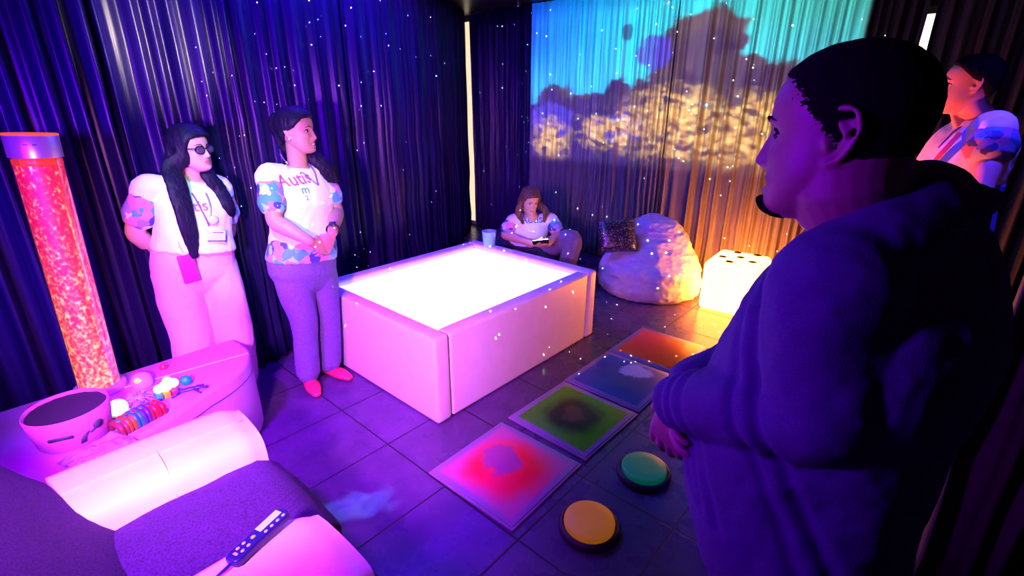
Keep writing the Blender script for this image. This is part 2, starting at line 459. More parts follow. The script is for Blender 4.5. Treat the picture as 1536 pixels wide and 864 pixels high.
GREYC = cloth_mat('grey_curtain', (.10, .09, .10), (.165, .155, .165), .5, .0, .4)
BLACKC = cloth_mat('black_curtain', (.012, .011, .012), (.025, .022, .023), .6, .0, .3)
PAINT = mat('dark_wall_paint', (.05, .05, .06), .8)
CEIL = mat('dark_ceiling', (.022, .022, .028), .32)

X0, X1, Y0, Y1, ZC = -5.45, 1.5, -1.5, 5.05, 2.72
struct(MB().box(((X0 + X1) / 2, (Y0 + Y1) / 2, -.05), (X1 - X0 + .4, Y1 - Y0 + .4, .1)).build('floor', FLOOR, smooth_=False))
struct(MB().box(((X0 + X1) / 2, (Y0 + Y1) / 2, ZC + .05), (X1 - X0 + .4, Y1 - Y0 + .4, .1)).build('ceiling', CEIL, smooth_=False))
struct(MB().box((X0 - .05, (Y0 + Y1) / 2, ZC / 2), (.1, Y1 - Y0 + .2, ZC)).build('wall_left', PAINT, smooth_=False))
struct(MB().box(((X0 + X1) / 2, Y1 + .05, ZC / 2), (X1 - X0, .1, ZC)).build('wall_back', PAINT, smooth_=False))
struct(MB().box((X1 + .05, (Y0 + Y1) / 2, ZC / 2), (.1, Y1 - Y0 + .2, ZC)).build('wall_right', PAINT, smooth_=False))
struct(MB().box(((X0 + X1) / 2, Y0 - .05, ZC / 2), (X1 - X0, .1, ZC)).build('wall_front', PAINT, smooth_=False))

# ---------------------------------------------------------------- curtains
def polyline(pts, n=60):
    P, _ = smooth([(p[0], p[1], 0) for p in pts], .1, n); d = np.r_[0, np.cumsum(np.linalg.norm(np.diff(P, axis=0), axis=1))]
    return P, d
def curtain(name, pts, s0, s1, m, label, amp=.035, wave=.11, seed=1, z0=.012, z1=None, edge=None, group=None, drift=0.):
    """a pleated cloth hanging along a track from arc length s0 to s1, with real thickness"""
    z1 = z1 or ZC - .01
    P, d = polyline(pts); r = np.random.default_rng(seed)
    n = int((s1 - s0) / .0085) + 2; ss = np.linspace(s0, s1, n)
    # irregular pleats
    ph = np.cumsum((.0085 / wave) * 2 * PI * (1 + .45 * np.interp(ss, np.linspace(s0, s1, 24), r.normal(0, 1, 24)).clip(-1.6, 1.9))) + r.uniform(0, 6)
    A = amp * (1 + .4 * np.interp(ss, np.linspace(s0, s1, 31), r.normal(0, 1, 31))).clip(.25, 2)
    fine = np.interp(ss, np.linspace(s0, s1, int((s1 - s0) / .03) + 2), r.normal(0, .006, int((s1 - s0) / .03) + 2))
    zs = np.linspace(z0, z1, 15); V = []
    for zi, z in enumerate(zs):
        u = (z - z0) / (z1 - z0); k = (.55 + .45 * (1 - u) ** .8)
        wob = np.interp(ss, np.linspace(s0, s1, 14), r.normal(0, .010, 14)) * (1 - u)
        off = A * k * np.sin(ph + .35 * math.sin(3 * u + seed) * np.sin(ss * 2.3)) + .35 * A * k * np.sin(2 * ph + 1.1 + u) + fine * k + wob
        sp = ss.copy()
        if edge: sp = sp + edge(ss, u)
        x = np.interp(sp, d, P[:, 0]); y = np.interp(sp, d, P[:, 1])
        tx = np.interp(sp + .01, d, P[:, 0]) - np.interp(sp - .01, d, P[:, 0]); ty = np.interp(sp + .01, d, P[:, 1]) - np.interp(sp - .01, d, P[:, 1])
        l = np.hypot(tx, ty) + 1e-9; nx, ny = -ty / l, tx / l
        V.append(np.stack([x + nx * off, y + ny * off, np.full(n, z)], 1))
    V = np.array(V).reshape(-1, 3); fs = []
    for i in range(len(zs) - 1):
        for j in range(n - 1):
            a = i * n + j; fs.append((a, a + 1, a + 1 + n, a + n))
    me = bpy.data.meshes.new(name); me.from_pydata(V.tolist(), [], fs); me.update()
    o = link(name, me, m); sd = o.modifiers.new('thickness', 'SOLIDIFY'); sd.thickness = .003; sd.offset = 0
    return tag(o, label, 'curtain', group)

LEFT = [(-2.98, -1.3), (-3.0, -.4), (-3.02, .3), (-3.12, .8), (-3.22, 1.3), (-3.55, 2.35), (-4.2, 3.55), (-4.83, 4.52), (-5.08, 4.80)]
LP, LD = polyline(LEFT); LTOT = LD[-1]
def arc_at(y): return float(np.interp(y, LP[:, 1], LD))
curtain('curtain', LEFT, 0, arc_at(.62), SATIN, 'dark satin curtain hanging behind the bubble tube', .034, .13, 3)
curtain('curtain', LEFT, arc_at(.60), arc_at(2.1), SATIN, 'shiny dark blue satin curtain behind the two standing women', .036, .105, 5)
curtain('curtain', LEFT, arc_at(2.08), LTOT - .03, SATIN, 'dark blue curtain between the smiling woman and the bright corner slit', .034, .10, 9,
        edge=lambda s, u: (.035 - .06 * (1 - u)) * sstep(s, LTOT - .5, LTOT))
BACK = [(-5.02, 4.84), (-4.6, 4.80), (-4.0, 4.77), (-2.5, 4.79), (-1.2, 4.78), (-.3, 4.79), (.6, 4.78), (1.4, 4.78)]
BP, BD = polyline(BACK)
def arc_x(x): return float(np.interp(x, BP[:, 0], BD))
curtain('curtain', BACK, .03, arc_x(-3.93), SATIN, 'dark blue curtain right of the bright corner slit behind the seated woman', .026, .10, 11,
        edge=lambda s, u: (-.03 + .07 * (1 - u)) * sstep(s, .6, .03))
curtain('curtain', BACK, arc_x(-3.95), arc_x(-2.2), GREYC, 'grey pleated curtain carrying the left half of the projected landscape', .024, .085, 13)
curtain('curtain', BACK, arc_x(-2.22), arc_x(-.70), GREYC, 'grey pleated curtain carrying the right half of the projected landscape', .024, .09, 17)
curtain('curtain', BACK, arc_x(-.72), arc_x(-.38), BLACKC, 'narrow dark curtain strip between the projected landscape and the white slit', .024, .085, 18,
        edge=lambda s, u: -.035 * (1 - sstep(u, .25, .86)) * sstep(s, arc_x(-.65), arc_x(-.38)))
curtain('curtain', BACK, arc_x(-.335), arc_x(1.38), BLACKC, 'black curtain behind the orange lit person at the right', .03, .11, 19,
        edge=lambda s, u: .035 * (1 - sstep(u, .3, .86)) * sstep(s, arc_x(.3), arc_x(-.335)))
_rp = pv(1470, 560, 1.3)
curtain('curtain', [(_rp[0] + .01, _rp[1]), (_rp[0] + .25, _rp[1] + .14), (_rp[0] + .6, _rp[1] + .25)], 0, .62, mat('brown_drape', (.06, .030, .02), .75, bump=.2),
        'brown drape edge hanging at the far right of the room', .03, .12, 23)

# daylight pane behind the right slit; the corner one is an added glowing strip
def pane(name, c, d, col, st):
    f = MB(); ax = 0 if d[0] > d[1] else 1
    for s in (-1, 1):
        p = list(c); p[ax] += s * (d[ax] / 2 + .02); q = [.05, .05, d[2] + .1]; f.box(p, q, .004)
        p = list(c); p[2] += s * (d[2] / 2 + .025); q = [.05, .05, .05]; q[ax] = d[ax] + .04; f.box(p, q, .004)
    o = struct(f.build(name, mat('window_frame_white', (.6, .58, .55), .5), smooth_=False))
    MB().box(c, d).build('pane', glow(name + '_pane_glow', col, st, .03, 3), o, smooth_=False)
pane('window_1', (-.36, Y1 - .04, 1.55), (.11, .02, 1.47), (1, .93, .78), 2.2)
pane('corner_glow_strip', (-5.14, Y1 - .10, 1.36), (.16, .02, 2.6), (1, .80, .52), 1.05)  # added glow standing in for the lit cream wall behind the corner gap
# ---------------------------------------------------------------- lights
def light(name, kind, loc, target, color, power, size=.1, sizey=None, spot=None, blend=.3):
    l = bpy.data.lights.new(name, kind); o = bpy.data.objects.new(name, l); COL.objects.link(o); o.location = loc
    if target is not None: o.rotation_euler = (Vector(target) - Vector(loc)).to_track_quat('-Z', 'Y').to_euler()
    l.color = color; l.energy = power
    if kind == 'AREA':
        l.size = size
        if sizey: l.shape = 'RECTANGLE'; l.size_y = sizey
    else: l.shadow_soft_size = size
    if kind == 'SPOT': l.spot_size = math.radians(spot); l.spot_blend = blend
    return o
def light_nodes(o):
    l = o.data; l.use_nodes = True; t = NT(l.node_tree); e = [n for n in t.n if n.type == 'EMISSION'][0]
    return t, e

# ultraviolet tube under the ceiling, a spot behind the camera, and added fills
light('ultraviolet_lamp_and_fill', 'AREA', (-3.0, 2.0, 2.66), (-3.0, 2.0, 0), (.07, .0, 1), 95, .5, 2.4)
light('ultraviolet_lamp_and_fill', 'SPOT', (-1.3, -.75, 1.65), (-3.2, 1.5, 1.0), (.17, .0, 1), 500, .15, spot=80, blend=.8)
light('violet_fill', 'SPOT', (-1.5, -.55, 1.75), (-.2, .85, 1.33), (.20, .0, 1), 190, .12, spot=44, blend=.8)  # added violet fill on the man's near side
light('violet_fill', 'SPOT', (-1.0, -.7, 2.0), (-1.4, .05, .5), (.45, .0, 1), 480, .12, spot=60, blend=.8)  # added fill to tint the chair seat and backrest
light('violet_floor_fill', 'SPOT', (-1.55, -.35, 2.45), (-2.30, 1.0, 0), (.42, .0, 1), 900, .08, spot=46, blend=.8)  # added violet pool over the floor left of the bed
light('ultraviolet_lamp_and_fill', 'SPOT', (.20, 2.75, 2.66), (.20, 2.50, 0), (.05, .02, 1), 320, .10, spot=52, blend=.7)  # added blue fill for the floor strip and jeans at the right
# pink flood near the camera
light('pink_flood', 'SPOT', (-.62, -.38, 1.50), (-2.35, 1.05, .60), (1, .22, .98), 540, .10, spot=70, blend=.8)
light('cool_shirt_fill', 'SPOT', (-1.0, .1, 2.5), (-2.9, 1.05, 1.12), (.40, .95, 1), 210, .06, spot=25, blend=.6)  # added cool fill that whitens the two women's shirts
light('red_face_fill', 'SPOT', (-.95, 2.55, .35), (-.05, 3.0, 1.55), (1, .09, .012), 330, .05, spot=34, blend=.6)  # added red fill for the face at the right edge
# added narrow spot that puts the warm streaks on the satin curtain
light('warm_streak_fill', 'SPOT', (.25, 2.9, 2.15), (-3.13, .88, 1.93), (1, .78, .62), 2800, .10, spot=10, blend=.9)

# projector: a landscape thrown on the back curtains
PJ = Vector((-2.3, 1.0, 2.5)); PA, PB, PZ0, PZ1, PY = -3.93, -.72, .98, 2.72, 4.78
pj = light('landscape_projector', 'SPOT', PJ, (PJ.x, 10, PJ.z), (1, 1, 1), 5200, .012, spot=110, blend=0)
t, e = light_nodes(pj)
nx, ny, nz = t.xyz(t.node('ShaderNodeTexCoord').outputs['Normal'])
dep = t.m('MULTIPLY', nz, -1.0)
D = PY - PJ.y
wx = t.m('ADD', t.m('MULTIPLY', t.m('DIVIDE', nx, dep), D), PJ.x)      # where the ray meets the curtain
wz = t.m('ADD', t.m('MULTIPLY', t.m('DIVIDE', ny, dep), D), PJ.z)
u = t.m('DIVIDE', t.m('SUBTRACT', wx, PA), PB - PA); v = t.m('DIVIDE', t.m('SUBTRACT', wz, PZ0), PZ1 - PZ0)
uv = t.comb(u, v, 0.0)
n1 = t.noise(uv, 7, 5, .6); n2 = t.noise(uv, 16, 4, .6); n3 = t.noise(uv, 34, 3, .6)
sky = t.ramp(u, [(0, (.0, .10, .95)), (.22, (.0, .30, .95)), (.45, (.02, .55, .75)), (.75, (.03, .45, .40)), (1, (.03, .36, .27))])
hz = t.step(v, .85, .42)
sky = t.mix(t.m('MULTIPLY', hz, .55), sky, (.05, .62, .95))
def blob(cu, cv, ru, rv, wob=.35, soft=.12):
    a = t.m('POWER', t.m('DIVIDE', t.m('SUBTRACT', u, cu), ru), 2.0); b_ = t.m('POWER', t.m('DIVIDE', t.m('SUBTRACT', v, cv), rv), 2.0)
    r = t.m('ADD', t.m('SQRT', t.m('ADD', a, b_)), t.m('MULTIPLY', t.m('SUBTRACT', n2, .5), wob * 3.2))
    return t.step(r, 1 + soft, 1 - soft)
mx = lambda *a: a[0] if len(a) == 1 else t.m('MAXIMUM', a[0], mx(*a[1:]))
tree = mx(blob(.57, .58, .10, .25), blob(.66, .64, .085, .20), blob(.60, .74, .055, .10), blob(.72, .48, .10, .16), blob(.50, .40, .16, .13), blob(.80, .46, .10, .14), blob(.36, .44, .05, .10), blob(.12, .38, .09, .13), blob(.90, .40, .12, .16), blob(.26, .38, .12, .08), blob(.42, .36, .2, .11))
col = t.mix(tree, sky, t.ramp(n1, [(.35, (.025, .012, .05)), (.6, (.09, .055, .055))]))
gm = t.step(t.m('ADD', v, t.m('MULTIPLY', t.m('SUBTRACT', n2, .5), .4)), .47, .38)
col = t.mix(gm, col, t.ramp(u, [(.0, (.025, .015, .17)), (.35, (.04, .022, .10)), (.7, (.065, .038, .022))]))
blue = mx(blob(.475, .66, .055, .09), blob(.36, .26, .10, .08), blob(.10, .30, .09, .10))
col = t.mix(t.m('MULTIPLY', blue, .85), col, (.07, .05, .55))
leaf = mx(blob(.70, .19, .27, .10, 1.0, .5), blob(.55, .34, .14, .13, 1.0, .5), blob(.80, .32, .13, .11, 1.0, .5), blob(.10, .16, .07, .13, 1.1, .5), blob(.36, .24, .13, .10, 1.2, .5))
lc = t.ramp(n3, [(.36, (.10, .055, .05)), (.50, (.80, .42, .08)), (.62, (1, .78, .24))])
col = t.mix(t.m('MULTIPLY', leaf, t.step(n2, .34, .50)), col, lc)
top = mx(blob(.60, 1.02, .13, .10, .5), blob(.50, .97, .04, .04, .5), blob(.38, .78, .02, .04, .6))
col = t.mix(t.m('MULTIPLY', top, .85), col, (.012, .05, .10))
inside = t.m('MULTIPLY', t.m('MULTIPLY', t.step(u, -.004, .004), t.step(u, 1.004, .996)), t.m('MULTIPLY', t.step(v, .015, .09), t.m('GREATER_THAN', dep, .02)))
t.put(e.inputs['Color'], col); t.put(e.inputs['Strength'], inside)

# laser star projector
st = light('star_laser', 'SPOT', (-1.0, .8, 2.5), (-3.5, 4.1, 1.55), (1, 1, 1), 170000, 0.0, spot=94, blend=.1)
t, e = light_nodes(st); nv = t.node('ShaderNodeTexCoord').outputs['Normal']
dd = t.voro(nv, 52.0); hue = t.voro(nv, 52.0, out=1)
lum = t.step(dd, .060, .036)
hx, hy, hz_ = t.xyz(hue)
t.put(e.inputs['Color'], t.mix(t.step(hx, .45, .55), (.35, 1.0, .35), (.9, 1.0, .85))); t.put(e.inputs['Strength'], lum)
# bluish patch thrown on the tiles
fp = light('floor_patch_spot', 'SPOT', (-1.75, .55, 2.5), (-1.60, .82, 0), (1, 1, 1), 1100, .01, spot=20, blend=.4)
t, e = light_nodes(fp); nx, ny, nz = t.xyz(t.node('ShaderNodeTexCoord').outputs['Normal'])
pu = t.m('DIVIDE', nx, t.m('MULTIPLY', nz, -1.0)); pw = t.m('DIVIDE', ny, t.m('MULTIPLY', nz, -1.0)); q = t.comb(pu, pw, 0.0)
rr = t.m('SQRT', t.m('ADD', t.m('POWER', t.m('DIVIDE', pu, .034), 2.0), t.m('POWER', t.m('DIVIDE', pw, .060), 2.0)))
rr = t.m('ADD', rr, t.m('MULTIPLY', t.m('SUBTRACT', t.noise(q, 30, 4), .5), 2.2))
t.put(e.inputs['Color'], t.ramp(t.noise(q, 60, 4), [(.35, (.02, .12, 1)), (.65, (.25, .55, 1))])); t.put(e.inputs['Strength'], t.step(rr, 1.1, .7))
# ---------------------------------------------------------------- padded light bed
VINYL = mat('white_vinyl', (.82, .80, .80), .42, var=.03, vscale=12, bump=.05, bscale=300)
bx0, bx1, by0, by1, bz, th = -3.06, -1.778, 1.415, 2.965, .522, .105
T = thing('light_bed', 'large square white padded bed with glowing top in the middle of the room', 'light bed', ((bx0 + bx1) / 2, (by0 + by1) / 2, 0))
def rel(c): return tuple(np.asarray(c, float) - np.array(T.location))
def panel(c, d):
    MB().box(rel(c), d, .022, seg=4).build('padded_panel', VINYL, T, angle=50)
panel(((bx0 + bx1) / 2, by0 + th / 2, bz / 2), (bx1 - bx0, th, bz))
panel(((bx0 + bx1) / 2, by1 - th / 2, bz / 2), (bx1 - bx0, th, bz))
for x in (bx0 + th / 2, bx1 - th / 2 - .003): panel((x, (by0 + by1) / 2, bz / 2 - .002), (th, by1 - by0 - 2 * th - .006, bz - .004))
m, t, b = new_mat('glowing_bed_top'); o = t.obj(); n = t.noise(o, 1.6, 4, .6); x, y, z = t.xyz(o)
yel = t.m('MULTIPLY', t.step(y, .1, -.55), t.step(n, .42, .62))
t.put(b.inputs['Base Color'], (.9, .9, .9)); t.put(b.inputs['Emission Color'], t.mix(yel, (1, .93, .97), (1, .80, .28))); b.inputs['Emission Strength'].default_value = 1.02
MB().box(rel(((bx0 + bx1) / 2, (by0 + by1) / 2, .245)), (bx1 - bx0 - 2 * th - .01, by1 - by0 - 2 * th - .01, .48), .012).build('glowing_top', m, T, angle=50)

# ---------------------------------------------------------------- liquid floor tiles
BORDER = mat('tile_border', (.22, .17, .28), .35, var=.06)
def liquid(name, c1, c2, c3, rin, rout, seed, blob=None):
    m, t, b = new_mat(name); o = t.obj(); x, y, z = t.xyz(o)
    q = t.node('ShaderNodeMapping'); t.put(q.inputs[0], o); q.inputs['Location'].default_value = (seed * 1.3, seed, 0)
    n = t.noise(q.outputs[0], 7, 4, .6); ax = t.m('ABSOLUTE', x); ay = t.m('ABSOLUTE', y)
    rd = t.m('POWER', t.m('ADD', t.m('POWER', ax, 2.6), t.m('POWER', ay, 2.6)), 1 / 2.6)
    rd = t.m('ADD', rd, t.m('MULTIPLY', t.m('SUBTRACT', n, .5), .10))
    col = t.mix(t.step(rd, rin, rout), c2, c1)
    if blob:
        cx, cy, r = blob; d = t.m('SQRT', t.m('ADD', t.m('POWER', t.m('SUBTRACT', x, cx), 2.0), t.m('POWER', t.m('SUBTRACT', y, cy), 2.0)))
        d = t.m('ADD', d, t.m('MULTIPLY', t.m('SUBTRACT', t.noise(q.outputs[0], 11, 4, .6), .5), .16)); col = t.mix(t.step(d, r + .02, r - .015), col, c3)
    edge = t.step(t.m('MAXIMUM', ax, ay), .212, .236)
    col = t.mix(edge, col, (.22, .17, .29))
    t.put(b.inputs['Base Color'], col); b.inputs['Roughness'].default_value = .3; b.inputs['Specular IOR Level'].default_value = .25
    return m
def floor_tile(c, m, label, rz=0, s=.502):
    T = thing('liquid_floor_tile', label, 'floor tile', (c[0], c[1], 0), 'liquid floor tiles in a row', rz)
    MB().box((0, 0, .006), (s, s, .012), .004).build('border', BORDER, T, angle=40)
    MB().box((0, 0, .0125), (s - .022, s - .022, .007), .002).build('liquid_panel', m, T, angle=40)
xm = -1.28
floor_tile((-1.270, 1.405), liquid('pink_liquid', (.45, .10, .26), (.85, .004, .03), (.34, .06, .22), .12, .25, 1, (-.05, .03, .10)), 'pink and red liquid floor tile, nearest the camera', .02, .525)
floor_tile((-1.272, 1.975), liquid('green_liquid', (.05, .42, .003), (.012, .025, .002), (.10, .05, .01), .10, .20, 2, (0, .01, .06)), 'green liquid floor tile with a dark middle', -.015, .525)
floor_tile((-1.275, 2.515), liquid('blue_liquid', (.03, .06, .22), (.02, .04, .16), (.32, .42, .55), .12, .22, 3, (.03, .13, .09)), 'dark blue liquid floor tile beyond the green one', .0, .525)
floor_tile((-1.278, 3.055), liquid('red_liquid', (.60, .06, .008), (.62, .04, .006), (.45, .04, .006), .12, .22, 4), 'orange red liquid floor tile, farthest of the row', .01, .525)

# ---------------------------------------------------------------- stepping buttons
BLK = mat('black_rubber', (.012, .012, .015), .55, bump=.2)
def button(c, col, label, seed):
    T = thing('stepping_button', label, 'floor button', (c[0], c[1], 0), 'round floor buttons')
    MB().lathe((0, 0, 0), [(.118, 0), (.126, .004), (.127, .024), (.121, .034), (.112, .037), (.108, .030)], 56).build('base_ring', BLK, T, angle=60)
    MB().lathe((0, 0, 0), [(.104, .026), (.105, .046), (.103, .051), (.098, .054), (.05, .0555), (.01, .056)], 56).build('top', glow('lit_button_%d' % seed, col, .36, .12, 60), T, angle=60)
button(at(884, 782, .04), (.62, .17, .01), 'orange round floor button with black ring', 1)
button(at(966, 702, .04), (.0, .17, .11), 'green round floor button with black ring under the hand of the man', 2)

# ---------------------------------------------------------------- white bean bag chair
def sack(name, center, rx, ry, hgt, back, m, parent, seed, wr=.012, dent=.16, face=(0, -1)):
    """a sagging sack: broad rounded bottom, a dented seat and a taller slumped back"""
    fx, fy = unit(face); nz, nt = 46, 110; rings = []
    for i in range(nz):
        u = i / (nz - 1); ring = []
        for q in np.linspace(0, 2 * PI, nt, endpoint=False):
            r = (min(1, (u / .10)) ** .5 * .12 + .88) if u < .10 else max(0, 1 - ((u - .10) / .90) ** 2.1) ** .5
            ring.append([rx * r * math.cos(q), ry * r * math.sin(q), u * hgt])
        rings.append(ring)
    V = np.array(rings); f = V[..., 0] * fx + V[..., 1] * fy; f = f / max(rx, ry); side = (V[..., 0] * -fy + V[..., 1] * fx) / max(rx, ry); z = V[..., 2] / hgt
    # seat: sink the front top, raise the back
    k = sstep(f, -.35, .30) * sstep(z, .35, .8)
    V[..., 2] -= k * dent * (1 - .5 * np.abs(side) ** 2)
    k2 = sstep(f, .25, -.6) * sstep(z, .4, 1.0)
    V[..., 2] += k2 * back * np.exp(-(side / .85) ** 4)
    for a in (0, 1): V[..., a] -= (k2 * .05) * (fx, fy)[a] * -1
    mb = MB(); mb.grid(V); me = remesh(mb, .013, 8, name)
    wrinkle(me, wr, 5.5, (1, 1, 1.6), seed); wrinkle(me, wr * .45, 15, (1, 1, 2.2), seed + 2)
    A = verts_of(me); A[:, 2] = np.maximum(A[:, 2], 0.001); set_verts(me, A)
    return link(name, me, m, parent)
BAGM = mat('white_bean_bag_cloth', (.74, .72, .74), .85, var=.05, bump=.3, bscale=25, spec=.2)
bc = (-1.945, 4.19)
T = thing('bean_bag_chair', 'white bean bag chair with a sequin cushion on it beside the glowing dice', 'bean bag', (*bc, 0))
sack('sack', None, .47, .45, .60, .16, BAGM, T, 4, .020, .17, face=(.25, -.97))
for a0 in (3.6, 5.0):
    mb = MB(); mb.tube([(.46 * math.cos(a0) * s, .44 * math.sin(a0) * s, zz) for s, zz in ((1.0, .07), (1.02, .16), (.99, .26))], [.004, .004, .004], 6, 4); mb.build('seam', BAGM, T)

# cushion leaning on it
m, t, b = new_mat('sequin'); o = t.obj(); vd = t.voro(o, 95, 'F1'); vc = t.voro(o, 95, out=1); cx_, cy_, cz_ = t.xyz(vc)
t.put(b.inputs['Base Color'], t.ramp(cx_, [(.2, (.03, .03, .05)), (.7, (.10, .10, .13)), (.95, (.4, .4, .45))])); b.inputs['Metallic'].default_value = .7; b.inputs['Roughness'].default_value = .28
bn = t.node('ShaderNodeBump'); bn.inputs['Strength'].default_value = .9; bn.inputs['Distance'].default_value = .01; t.put(bn.inputs['Height'], cy_); t.put(b.inputs['Normal'], bn.outputs[0])
def cushion(name, w, h, d):
    n = 26; mb = MB(); top, bot = [], []
    g = np.linspace(-1, 1, n)
    for s in (1, -1):
        rows = []
        for y in g:
            r = []
            for x in g:
                e = (max(0, 1 - x ** 4) * max(0, 1 - y ** 4)) ** .55; pinch = 1 - .06 * (1 - abs(x * y)) * max(abs(x), abs(y)) ** 4
                r.append((x * w / 2 * pinch, y * h / 2 * pinch, s * d / 2 * e))
            rows.append(r)
        mb.grid(rows, closed=False, cap=False)
    me = mb.mesh(name); bm = bmesh.new(); bm.from_mesh(me); bmesh.ops.remove_doubles(bm, verts=bm.verts[:], dist=.0008); bmesh.ops.recalc_face_normals(bm, faces=bm.faces[:]); bm.to_mesh(me); bm.free()
    return me
cm = cushion('cushion', .36, .31, .12); wrinkle(cm, .004, 9, seed=3)
co = tag(link('cushion', cm, m), 'dark sparkling sequin cushion leaning on the white bean bag', 'cushion')
fn = unit([.55, -.80, .35]); rgt = unit(np.cross(ZU, fn)); upv = np.cross(fn, rgt); rgt, upv = rgt * math.cos(.1) + upv * math.sin(.1), upv * math.cos(.1) - rgt * math.sin(.1)
cp = ppl(925, 354, (-2.13, 3.92, .5), unit([.2, -1, 0]))
co.matrix_world = Matrix(((rgt[0], upv[0], fn[0], cp[0]), (rgt[1], upv[1], fn[1], cp[1]), (rgt[2], upv[2], fn[2], cp[2]), (0, 0, 0, 1)))

# ---------------------------------------------------------------- glowing dice
T = thing('dice_lamp', 'glowing dice shaped cube lamp on the floor by the back curtain', 'dice lamp', (-1.185, 4.285, 0), None, .06)
m, t, b = new_mat('dice_glow'); t.put(b.inputs['Base Color'], (.9, .8, .6)); t.put(b.inputs['Emission Color'], t.ramp(t.noise(t.obj(), 3, 2), [(.3, (1, .21, .020)), (.7, (1, .24, .025))])); b.inputs['Emission Strength'].default_value = 34
MB().box((0, 0, .215), (.43, .50, .43), .04, seg=6).build('cube', m, T)
pm = mat('dice_pip', (.16, .045, .01), .7)
def pip(c, n):
    n = unit(n); a = unit(np.cross(n, (0.3, .2, .9))); b_ = np.cross(n, a); mb = MB(); c = np.asarray(c)
    mb.grid([[c + n * h + r * (a * math.cos(q) + b_ * math.sin(q)) for q in np.linspace(0, 2 * PI, 24, endpoint=False)] for r, h in ((.034, -.004), (.034, .0012), (.031, .003), (.01, .0034))])
    mb.build('pip', pm, T)
for x, y in ((-.13, -.02), (-.06, .19), (.10, .21), (-.04, -.14), (-.0, .05), (.115, -.03)): pip((x, y, .43), (0, 0, 1))

# ---------------------------------------------------------------- tub on the bed rim
T = thing('tub', 'small pale tub standing on the back rim of the light bed', 'tub', (-2.83, by1 - .055, bz - .001))
MB().lathe((0, 0, 0), [(.046, 0), (.050, .004), (.060, .118), (.063, .122), (.063, .128), (.057, .128), (.056, .118), (.048, .012), (.01, .010)], 40).build('bucket', mat('pale_blue_plastic', (.20, .50, .72), .35, var=.05), T, angle=60)
mb = MB(); mb.tube([(-.062, 0, .115), (-.050, .02, .085), (0, .064, .066), (.050, .02, .085), (.062, 0, .115)], .0022, 8, 6); mb.build('handle', mat('white_plastic', (.8, .8, .8), .4, var=.04), T)

# ---------------------------------------------------------------- padded corner plinth with the bubble tube
pz = .42
PLV = mat('lilac_vinyl', (.46, .24, .60), .42, var=.04, vscale=12, bump=.05, bscale=300)
poly = [(-2.80, -.75), (-2.80, .81)]
for q in np.linspace(0, 1, 12):                       # rounded far corner and the sweeping front
    a = (1 - q) ** 2; b_ = 2 * q * (1 - q); c_ = q * q
    poly.append((-2.64 * a - 2.40 * b_ - 2.30 * c_, .82 * a + .80 * b_ + .52 * c_))
for q in np.linspace(.1, 1, 10):
    a = (1 - q) ** 2; b_ = 2 * q * (1 - q); c_ = q * q
    poly.append((-2.30 * a - 2.12 * b_ - 2.06 * c_, .52 * a + .22 * b_ - .1 * c_))
poly.append((-2.02, -.75))
T = thing('padded_plinth', 'low lilac padded corner plinth carrying the bubble tube and toys', 'plinth', (-2.45, .05, 0))
pol = [(p[0] + 2.45, p[1] - .05) for p in poly]
MB().prism(pol, 0, pz, .022).build('pad', PLV, T, angle=45)
mb = MB(); k = T.location
mb.tube([(a - k[0], b - k[1], pz + .001) for a, b in ((-2.63, .26), (-2.60, .45), (-2.575, .62), (-2.55, .79))], .003, 6, 4)
mb.build('piping', mat('white_piping', (.75, .72, .74), .5, var=.03), T)
mb = MB(); mb.tube([(p[0] * .996, p[1] * .996, pz - .075) for p in pol[2:24]], .004, 6, 1); mb.build('seam', mat('plum_seam', (.10, .04, .18), .6), T)

bt = (-2.69, .20)
T = thing('bubble_tube', 'tall lit red and orange bubble tube rising from the plinth', 'bubble tube', (*bt, pz + .003)); T.rotation_euler.x = -.036
m, t, b = new_mat('bubbling_water'); o = t.obj(); x, y, z = t.xyz(o)
wv = t.scalev(o, (1, 1, .8)); d1 = t.voro(wv, 90, 'SMOOTH_F1'); nn = t.noise(wv, 52, 4, .7)
low = t.step(z, 1.05, .0)
fld = t.m('ADD', t.m('MULTIPLY', t.m('SUBTRACT', nn, .5), 1.7), t.m('ADD', t.m('MULTIPLY', d1, .9), t.m('MULTIPLY', low, .16)))
col = t.ramp(fld, [(.36, (.70, .0, .02)), (.54, (.90, .02, .04)), (.66, (1, .17, .08)), (.84, (1, .50, .22))])
col = t.mix(t.m('MULTIPLY', low, .42), col, t.ramp(fld, [(.3, (.9, .03, .0)), (.5, (1, .35, .02)), (.75, (1, .75, .30))]))
t.put(b.inputs['Base Color'], (.3, .05, .05)); t.put(b.inputs['Emission Color'], col); b.inputs['Emission Strength'].default_value = 1.25
MB().lathe((0, 0, 0), [(.074, .03), (.074, 1.00)], 48).build('water', m, T, angle=60)
mb = MB(); mb.lathe((0, 0, 0), [(.0715, 1.002), (.0755, 1.004), (.0755, 1.022), (.0715, 1.024)], 48); mb.build('water_surface', glow('red_water_ring', (.9, .04, .02), 1.0), T)
m, t, b = new_mat('clear_acrylic'); tr = t.node('ShaderNodeBsdfTransparent'); gl = t.node('ShaderNodeBsdfGlossy'); gl.inputs['Roughness'].default_value = .12
fz = t.node('ShaderNodeFresnel'); fz.inputs[0].default_value = 1.45; sh = t.node('ShaderNodeMixShader')
t.put(sh.inputs[0], t.m('ADD', t.m('MULTIPLY', fz.outputs[0], .4), t.m('MULTIPLY', t.noise(t.obj(), 4, 1), .02))); t.put(sh.inputs[1], tr.outputs[0]); t.put(sh.inputs[2], gl.outputs[0])
t.l.new(sh.outputs[0], t.n['Material Output'].inputs['Surface'])
